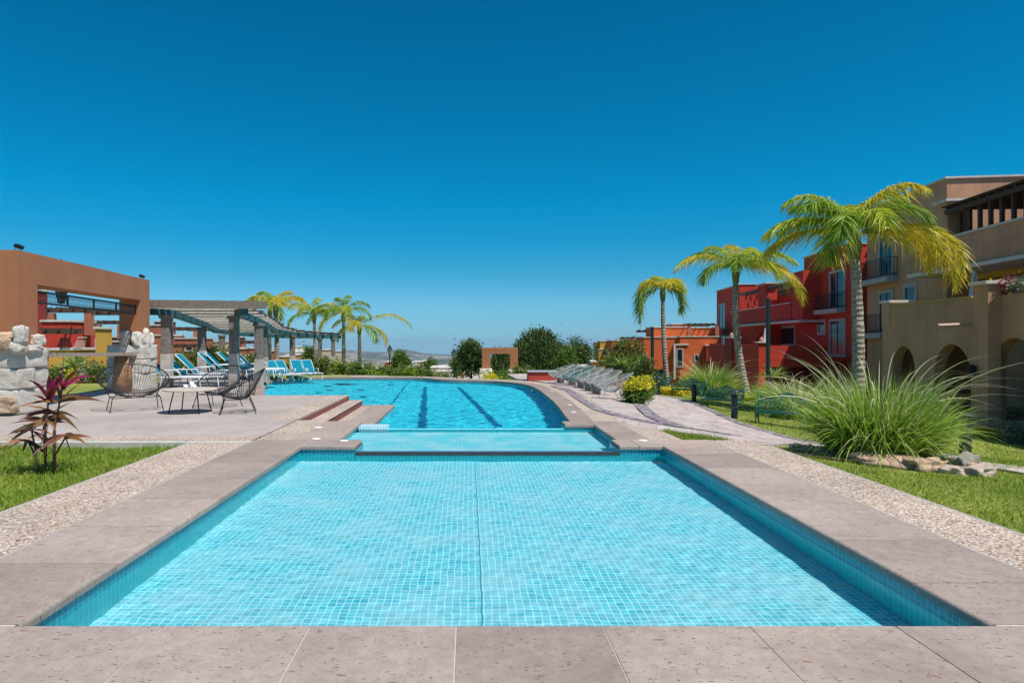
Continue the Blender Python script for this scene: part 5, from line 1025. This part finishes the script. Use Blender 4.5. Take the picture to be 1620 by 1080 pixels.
D=33.; x_=gx(1184,D); p=Vector((x_,D,gh(x_,D))); palm('leaning palm in front of the red house, second from the right',p-Vector((0,0,.2)),P3(1164,431,D),.16,[
 (182,40,3.6,1.7,'palm_y'),(170,55,2.7,1.7,'palm_g'),(120,70,2.5,1.5,'palm'),(80,74,2.4,1.4,'palm_y'),(40,66,2.6,1.6,'palm'),(5,42,3.6,1.5,'palm'),(-5,18,4.4,1.9,'palm_y'),(12,30,3.9,1.7,'palm_y'),(-70,60,2.4,2.2,'palm'),(-110,50,2.4,2.3,'palm_g'),(200,25,2.6,1.9,'palm_g'),(-40,38,2.6,2.2,'palm')],nl=50,bend=-.25,lw=.042)
D=38.; x_=gx(1058,D); p=Vector((x_,D,gh(x_,D))); palm('slim palm with drooping dry fronds by the orange house',p-Vector((0,0,.2)),P3(1048.5,462,D),.14,[
 (180,62,1.7,2.5,'palm_y'),(165,48,1.6,2.3,'palm_y'),(100,74,1.6,1.8,'palm'),(20,68,1.6,2.3,'palm_y'),(0,52,1.5,2.4,'palm'),(-80,62,1.5,2.4,'palm_y'),(190,30,2.6,3.2,'palm_g'),(10,15,2.2,3.0,'palm_g'),(185,5,2.8,2.9,'palm_g'),(60,55,2.2,2.0,'palm_g')],nl=42,bend=-.1,lw=.042)
for (lab,px,pb,pt,bx,D,fr2,bend) in [
 ('palm just behind the near end of the pergola, crown above the rafters',436,600,488,436,40,[(180,50,2.0,1.6,'palm_y'),(150,65,1.9,1.5,'palm'),(60,70,1.8,1.5,'palm_y'),(10,50,2.0,1.6,'palm_y'),(-60,50,1.8,2.0,'palm_y'),(220,40,1.8,2.0,'palm')],0),
 ('slender palm with two thin fronds behind the pergola',427,600,492,427,46,[(170,60,1.8,1.8,'palm_g'),(20,45,3.2,1.7,'palm_y'),(80,75,1.6,1.4,'palm'),(-50,30,2.4,2.4,'palm_g')],0),
 ('palm behind the pergola end with outstretched yellow fronds',497,600,501,497,52,[(178,35,4.4,1.3,'palm_y'),(160,55,2.8,1.7,'palm'),(90,74,2.4,1.4,'palm'),(40,60,2.6,1.7,'palm_y'),(5,30,3.4,1.5,'palm_y'),(-60,50,2.6,2.2,'palm_y'),(-110,55,2.4,2.2,'palm'),(210,20,2.8,2.0,'palm_g')],0),
 ('greenest palm, left of the last left hand palm',543.5,600,499,544,50,[(180,45,3.0,1.9,'palm_g'),(165,25,3.6,1.6,'palm_g'),(120,70,2.3,1.4,'palm_g'),(80,78,2.2,1.3,'palm_g'),(30,62,2.6,1.9,'palm_g'),(0,40,2.6,2.1,'palm_g'),(-70,50,2.4,2.4,'palm'),(-120,45,2.6,2.4,'palm_g'),(190,5,2.6,1.8,'palm_y')],0),
 ('shortest left hand palm with one long frond reaching right',568.5,600,519,568.5,50,[(180,45,2.4,1.9,'palm_y'),(150,65,2.1,1.6,'palm_y'),(90,60,2.0,1.6,'palm'),(8,42,4.6,1.75,'palm_y'),(0,10,3.0,1.9,'palm_y'),(-40,5,2.6,1.6,'palm_g'),(200,10,2.3,1.8,'palm'),(-100,40,2.2,2.2,'palm_y')],0)]:
    b=Vector((gx(bx,D),D,gh(gx(bx,D),D)-.2)); palm(lab,b,P3(px,pt,D),.145,fr2,nl=34,bend=.12*math.sin(px),lw=.045,ll=.62)
# ---- trees and shrubs
def tree(name,lab,px,D,pytop,pybot,w_,kind='tree',n=60,per=60,size=.16,cat='tree',trunk=.12,group='trees beyond the pool',cols=None,crowns=None,weep=0,spread=.3):
    x=gx(px,D); z0=gh(x,D)-.1; zt=gz(pytop,D); t=thing(name,lab,cat,(x,D,z0),0,group); Hh=zt-z0; rx=w_*D/F/2; zb=gz(pybot,D); cz=(zt+zb)/2; rzz=(zt-zb)/2
    crowns=crowns or [((x,D,cz),(rx,rx*.9,rzz))]; allP=[]; tw=MB(); k=0
    tw.tube([(x,D,z0),(x+.08,D,z0+Hh*.25),(x-.05,D,z0+Hh*.45),(x,D,z0+Hh*.7)],[trunk*1.3,trunk,trunk*.8,trunk*.3],8)
    for c,r_ in crowns:
        P,cl=crownpts(c,r_,n,int(per*2.0),spread*.75,.35); allP.append(P)
        for q in cl[::3]: st=Vector((x,D,z0+Hh*random.uniform(.3,.6))); e=Vector(q); tw.tube([st,st.lerp(e,.5)+Vector((0,0,.15*rzz)),e],[trunk*.45,trunk*.25,.01],5,cap=False)
    tw.build('trunk',M['bark'],t); P=np.concatenate(allP)
    if weep: P[:,2]-=rng.uniform(0,weep,len(P))**1.5
    P=P[P[:,2]>z0+.05]; leafcloud('crown',P,size*.68,G[kind],t,hang=1.0 if weep else 0,aspect=3.2 if weep else 1.6); return t
tree('tree','sparse young tree left of the small portal',744,52,530,594,40,'tree',70,46,.17,trunk=.10,spread=.28)
D=60;x=gx(846,D); tree('pepper_tree','weeping pepper tree right of the small portal',848,D,517,600,66,'tree',120,130,.13,trunk=.2,weep=1.6,spread=.35,crowns=[((gx(852,D),D,gz(545,D)),(1.3,1.2,1.5)),((gx(832,D),D,gz(562,D)),(1.0,1,1.4)),((gx(868,D),D,gz(558,D)),(.9,1,1.5))])
tree('pepper_tree','weeping pepper tree seen through the small portal',792,58,547,600,30,'tree',70,90,.13,trunk=.12,weep=1.2)
tree('tree','wide rounded dark green tree right of the pepper tree',905,72,537,596,64,'tree',110,80,.2,trunk=.22,spread=.45)
tree('tree','loose light green tree between the pepper tree and the rounded tree',897,56,553,600,30,'tree_l',50,50,.16,trunk=.08)
tree('flowering_tree','round tree dotted with orange flowers before the orange house',992,50,541,592,52,'orange',110,80,.15,trunk=.14,spread=.3)
tree('tree','small round topped tree between the two left street lamps',631,75,557,584,30,'tree_l',40,60,.22,trunk=.12)
tree('tree','small tree against the white and yellow house',491,60,546,592,22,'tree_l',40,50,.17,trunk=.09)
tree('tree','bushy dark shrub tree behind the dark middle pergola column',333,38,556,588,30,'tree',50,60,.14,trunk=.08)
tree('tree','small round tree above the flat pink house',681,86,571,584,16,'tree_l',26,40,.22,trunk=.1)
tree('tree','bright green bush tree left of the middle pergola column',279,34,565,600,22,'tree_l',36,50,.12,trunk=.07)
tree('tree','thin green tree left of the sparse young tree',722,64,566,596,16,'tree_l',26,36,.16,trunk=.07)
tree('tree','low olive tree before the long orange house',972,66,560,600,26,'shrub',40,50,.16,trunk=.09)
def shrub(name,lab,pos,r_,kind,n=26,per=40,size=.07,cat='shrub',group=None,spread=.12,under=None):
    t=thing(name,lab,cat,pos,0,group); P,_=crownpts((pos[0],pos[1],pos[2]+r_[2]*.55),(r_[0],r_[1],r_[2]*.6),n,per*2,spread,.3); P=P[P[:,2]>pos[2]]; leafcloud('foliage',P,size*.75,G[kind],t)
    if under is not None: k=P[:,2]>pos[2]+r_[2]*.82; leafcloud('flower_top',P[k]+np.array([0,0,.04]),size*1.05,G[under],t)
    m=MB(); 
    for i in range(5): a=i*1.3; m.tube([(pos[0],pos[1],pos[2]-.03),(pos[0]+r_[0]*.5*math.cos(a),pos[1]+r_[1]*.5*math.sin(a),pos[2]+r_[2]*.7)],.012,4)
    m.build('stems',M['bark'],t); return t
i=0
places=['under the slim pergola columns','left of the last pergola column','right of the last pergola column','below the greenest palm','between the two last left palms','below the shortest left palm','right of the shortest left palm','left of the tallest lamp post','below the tallest lamp post','right of the tallest lamp post','below the round topped tree','left of the cream tower house','before the cream tower house','right of the cream tower house']
for px in (487,501,514,530,549,564,580,595,607,622,637,650,662,674):
    D=34.5+.8*math.sin(px); kd=['shrub','tree_l','shrub','palm_g'][i%4]; h=[.62,.40,.70,.46][i%4]; shrub('shrub','leafy shrub '+places[i]+' at the far pool edge',(gx(px,D),D,gh(gx(px,D),D)),(.42,.3,h+.12),kd,22,34,.09,group='shrubs along the far pool edge'); i+=1
for k,(px,w_,h,kd,D,lab) in enumerate([(700,1.0,.5,'shrub',46,'low dry bush in front of the flat pink house'),(776,.9,.45,'yellow',47,'yellow green bush at the foot of the small portal'),(794,.9,.8,'tree_l',48,'green bush inside the small portal'),(826,1.3,.8,'shrub',44,'bush between the small portal and the red counter'),(946,1.6,1.2,'shrub',44,'dark bush behind the chair row'),(930,1.2,.9,'tree_l',47,'light bush behind the teal chairs'),(1003,1.3,1.5,'tree_l',38,'leafy bush behind the yellow topped hedge'),(1017,1.0,1.2,'shrub',36,'dark leafy bush right of the yellow topped hedge'),(1088,1.2,1.0,'shrub',45,'bush beside the slim palm trunk')]):
    x=gx(px,D); shrub('shrub',lab,(x,D,gh(x,D)),(w_*.6,.6,h*1.25),kd,30,40,.11,group='bushes beyond the pool and path',spread=.18)
for k,(px,py,w_,h,kd,lab) in enumerate([(140,606,.9,0.45,'laven','silvery bush behind the portal bar'),(100,606,.8,0.3,'shrub','low dark bush left of the yucca behind the bar'),(90,606,.8,0.4,'tree_l','green bush at the left of the portal opening'),(150,606,.8,.5,'shrub','small dry bush behind the loveseat'),(120,603,.7,0.25,'yellow','yellow green bush seen through the portal'),(160,604,.8,0.35,'shrub','olive bush beside the portal bar'),(205,601,.7,0.45,'tree_l','green bush by the far portal pillar'),(310,598,.8,1.0,'tree_l','bush left of the dark middle pergola column'),(330,598,1.0,1.2,'tree','dark bush behind the middle chaises'),(362,596,.8,1.1,'shrub','olive bush behind the striped chaises'),(393,594,.8,.9,'tree_l','bush behind the raised chaises'),(432,597,.9,.7,'shrub','bush behind the first turned chaise'),(457,597,.9,.7,'tree_l','bush behind the slim pergola column'),(474,597,.8,.8,'shrub','grassy bush before the yellow house')]):
    D=(24 if px<240 else 31) if px<400 else 36.5; x=gx(px,D); shrub('shrub',lab,(x,D,gh(x,D)),(w_*.6,.5,h),kd,26,40,.09,group='bushes behind the pergola and portal')
# yellow topped hedge by the chairs
for k,(px,py,lab) in enumerate([(1007,639,'yellow topped hedge bush at the near end, by the first corded chair'),(1014,631,'yellow topped hedge bush, middle one beside the path'),(1018,625,'yellow topped hedge bush at the far end beside the path')]):
    p=TP(px,py); shrub('hedge_bush',lab,(p.x,p.y,p.z),(.36,.48,.47),'tree_l',50,60,.055,'hedge','yellow topped hedge beside the chairs',.08,'yellow')
def strip(lab,pts,w_,h,kind,n,size,cat='flower bed',name='flower_bed',group='yellow flower beds'):
    P=[TP(*q) for q in pts]; t=thing(name,lab,cat,P[len(P)//2],0,group); A=np.array([list(q) for q in P]); k=rng.uniform(0,len(P)-1.001,n); i=k.astype(int); f=(k-i)[:,None]; B0=A[i]*(1-f)+A[i+1]*f
    B0+=np.stack([rng.normal(0,w_*.35,n),rng.normal(0,w_*.35,n),rng.uniform(0,h,n)**1.0],1); B0[:,2]-=np.abs(rng.normal(0,h*.1,n)); leafcloud('foliage',B0,size,G[kind],t)
    return t
strip('yellow flower bed along the lawn left of the leaning palm',[(1165,632),(1185,633),(1209,636)],.5,.28,'yellow',2600,.07); strip('yellow flower bed beside the farthest bench',[(1043,623),(1060,624),(1076,624)],.6,.3,'yellow',1800,.09)
strip('yellow flower bed at the right edge, right of the last bollard',[(1532,690),(1560,693),(1592,697)],.32,.3,'yellow',3400,.05)
LG='low hedges before the houses'
strip('clipped green hedge behind the second bench and palm',[(1170,623),(1200,624),(1240,630)],.9,.55,'shrub',4200,.08,'hedge','low_hedge',LG); strip('clipped green hedge behind the far flower bed',[(1042,615),(1062,615),(1085,616)],.8,.5,'shrub',2600,.09,'hedge','low_hedge',LG)
strip('long lavender hedge nearest the tan arcade',[(1500,668),(1560,672),(1640,678),(1700,682)],.6,.8,'laven',9000,.045,'hedge','low_hedge',LG); strip('lavender hedge in the middle, right edge',[(1520,678),(1580,683),(1650,689)],.35,.45,'laven',6000,.04,'hedge','low_hedge',LG)
strip('round lavender bush hedge at the right edge of the picture',[(1592,700),(1625,703),(1680,708)],.5,.62,'laven',8000,.04,'hedge','low_hedge',LG)
strip('low mixed hedge between the red pillar and the broad clump',[(1225,622),(1290,628),(1350,634)],.9,.6,'shrub',4200,.08,'hedge','low_hedge',LG); strip('low green hedge in front of the arcade behind the big clump',[(1360,636),(1430,640),(1500,646)],.8,.6,'shrub',4200,.07,'hedge','low_hedge',LG)
# spiky plants
def spiky(lab,pos,n,L_,w_,kind,group='spiky rosettes',el=(.2,1.3),cat='agave',name='agave',seg=4):
    t=thing(name,lab,cat,pos,0,group); q=rng.uniform(0,2*pi,n); e=rng.uniform(*el,n); d=np.stack([np.cos(q)*np.cos(e),np.sin(q)*np.cos(e),np.sin(e)],1); B0=np.tile(np.array(pos),(n,1))+d*.04
    blades('leaf_rosette',B0,d,L_*rng.uniform(.7,1.1,n),np.full(n,w_),rng.uniform(.05,.35,n),G[kind],t,seg=seg,tip=.02)
    m=MB(); m.tube([(pos[0],pos[1],pos[2]-.3),tuple(pos)],[.06,.05],7); m.build('stem',M['bark'],t); return t
for px,py,D,L_,lab in [(973,575,40,1.2,'pale green yucca rosette left of the flowering tree'),(985,580,38,1.0,'yucca rosette just under the flowering tree'),(1048,607,46,1.2,'yucca beside the far bollard and slim palm'),(118,582,24,.75,'yucca behind the portal bar, seen above the chair'),(513,590,36,.8,'spiky yucca at the base of the last pergola columns'),(1223,598,34,1.0,'yucca behind the pale clump by the red pillar')]:
    x=gx(px,D); z=gz(py,D); z=max(z,gh(x,D)+.1); spiky(lab,(x,D,z),60,L_,.06,'agave')
# magenta cordyline in front left
p=TP(72,752); t=thing('cordyline','magenta and bronze leaved cordyline in the grass at the left edge','shrub',p); m=MB(); tops=[]
for k,(dx,dy,h,bx) in enumerate([(-.10,0,.52,.0),(-.04,.05,.62,.03),(.02,-.03,.86,.02),(.08,.02,.98,.05),(.05,.06,.72,-.02),(-.12,.05,.40,-.05),(.12,-.02,.46,.06)]):
    e=Vector((p.x+dx*1.6+bx,p.y+dy,p.z+h)); m.tube([(p.x+dx,p.y+dy,p.z-.02),(p.x+dx*1.1+.02*math.sin(k*2),p.y+dy,p.z+h*.5),e],[.016,.013,.010],6); tops.append(e)
m.build('cane',plain('cane',(.13,.06,.04),.8,var=.4,bs=.6),t,smooth=True)
for j,(e,n,L_,kd,el) in enumerate([(tops[3],9,.50,'magenta',(.65,1.5)),(tops[2],10,.44,'magenta',(.6,1.45)),(tops[3]-Vector((0,0,.12)),7,.42,'bronze',(.2,.9)),(tops[4],9,.36,'bronze',(-.3,.6)),(tops[1],10,.34,'bronze',(-.2,.5)),(tops[0],8,.32,'bronze',(-.4,.4)),(tops[6],8,.34,'bronze',(-.3,.5)),(tops[5],6,.28,'bronze',(-.6,.3)),(tops[2]-Vector((0,0,.25)),8,.36,'bronze',(-.5,.2))]):
    q=rng.uniform(0,2*pi,n); ee=rng.uniform(*el,n); d=np.stack([np.cos(q)*np.cos(ee),np.sin(q)*np.cos(ee),np.sin(ee)],1); blades('leaf_tuft',np.tile(np.array(e),(n,1))+rng.normal(0,.012,(n,3)),d,L_*rng.uniform(.8,1.15,n),np.full(n,.05),rng.uniform(.1,.6,n),G[kd],t,seg=6,tip=.03)
# flowers on the tan house terrace
for k,(px,kd,lab) in enumerate([(1582,'yellow','yellow green plant on the tan house terrace wall'),(1601,'magenta','pink flowering plant on the tan house terrace wall'),(1617,'laven','silvery plant on the tan house terrace wall')]):
    q=sp_(px,463,TA+.2); pos=fr(q[0],TA+.2,2.80); t=shrub('terrace_plant',lab,pos,(.42,.28,.34),kd,16,40,.06,'plant','plants on the terrace wall',.08)

# ------------------------------------------------------------------ the air
hz=MB(); hz.box(-9200,9200,-120,9700,-330,13.5); m,N,L,B=newmat('air'); N.remove(B); pv=N.new('ShaderNodeVolumePrincipled'); pv.inputs['Density'].default_value=.000055; pv.inputs['Color'].default_value=(.62,.80,.95,1); pv.inputs['Anisotropy'].default_value=.2
L.new(pv.outputs[0],N['Material Output'].inputs['Volume']); hzo=hz.build('haze',m); tag(hzo,'thin blue haze over the far valley and hills','haze',None,'stuff'); m.cycles.homogeneous_volume=True
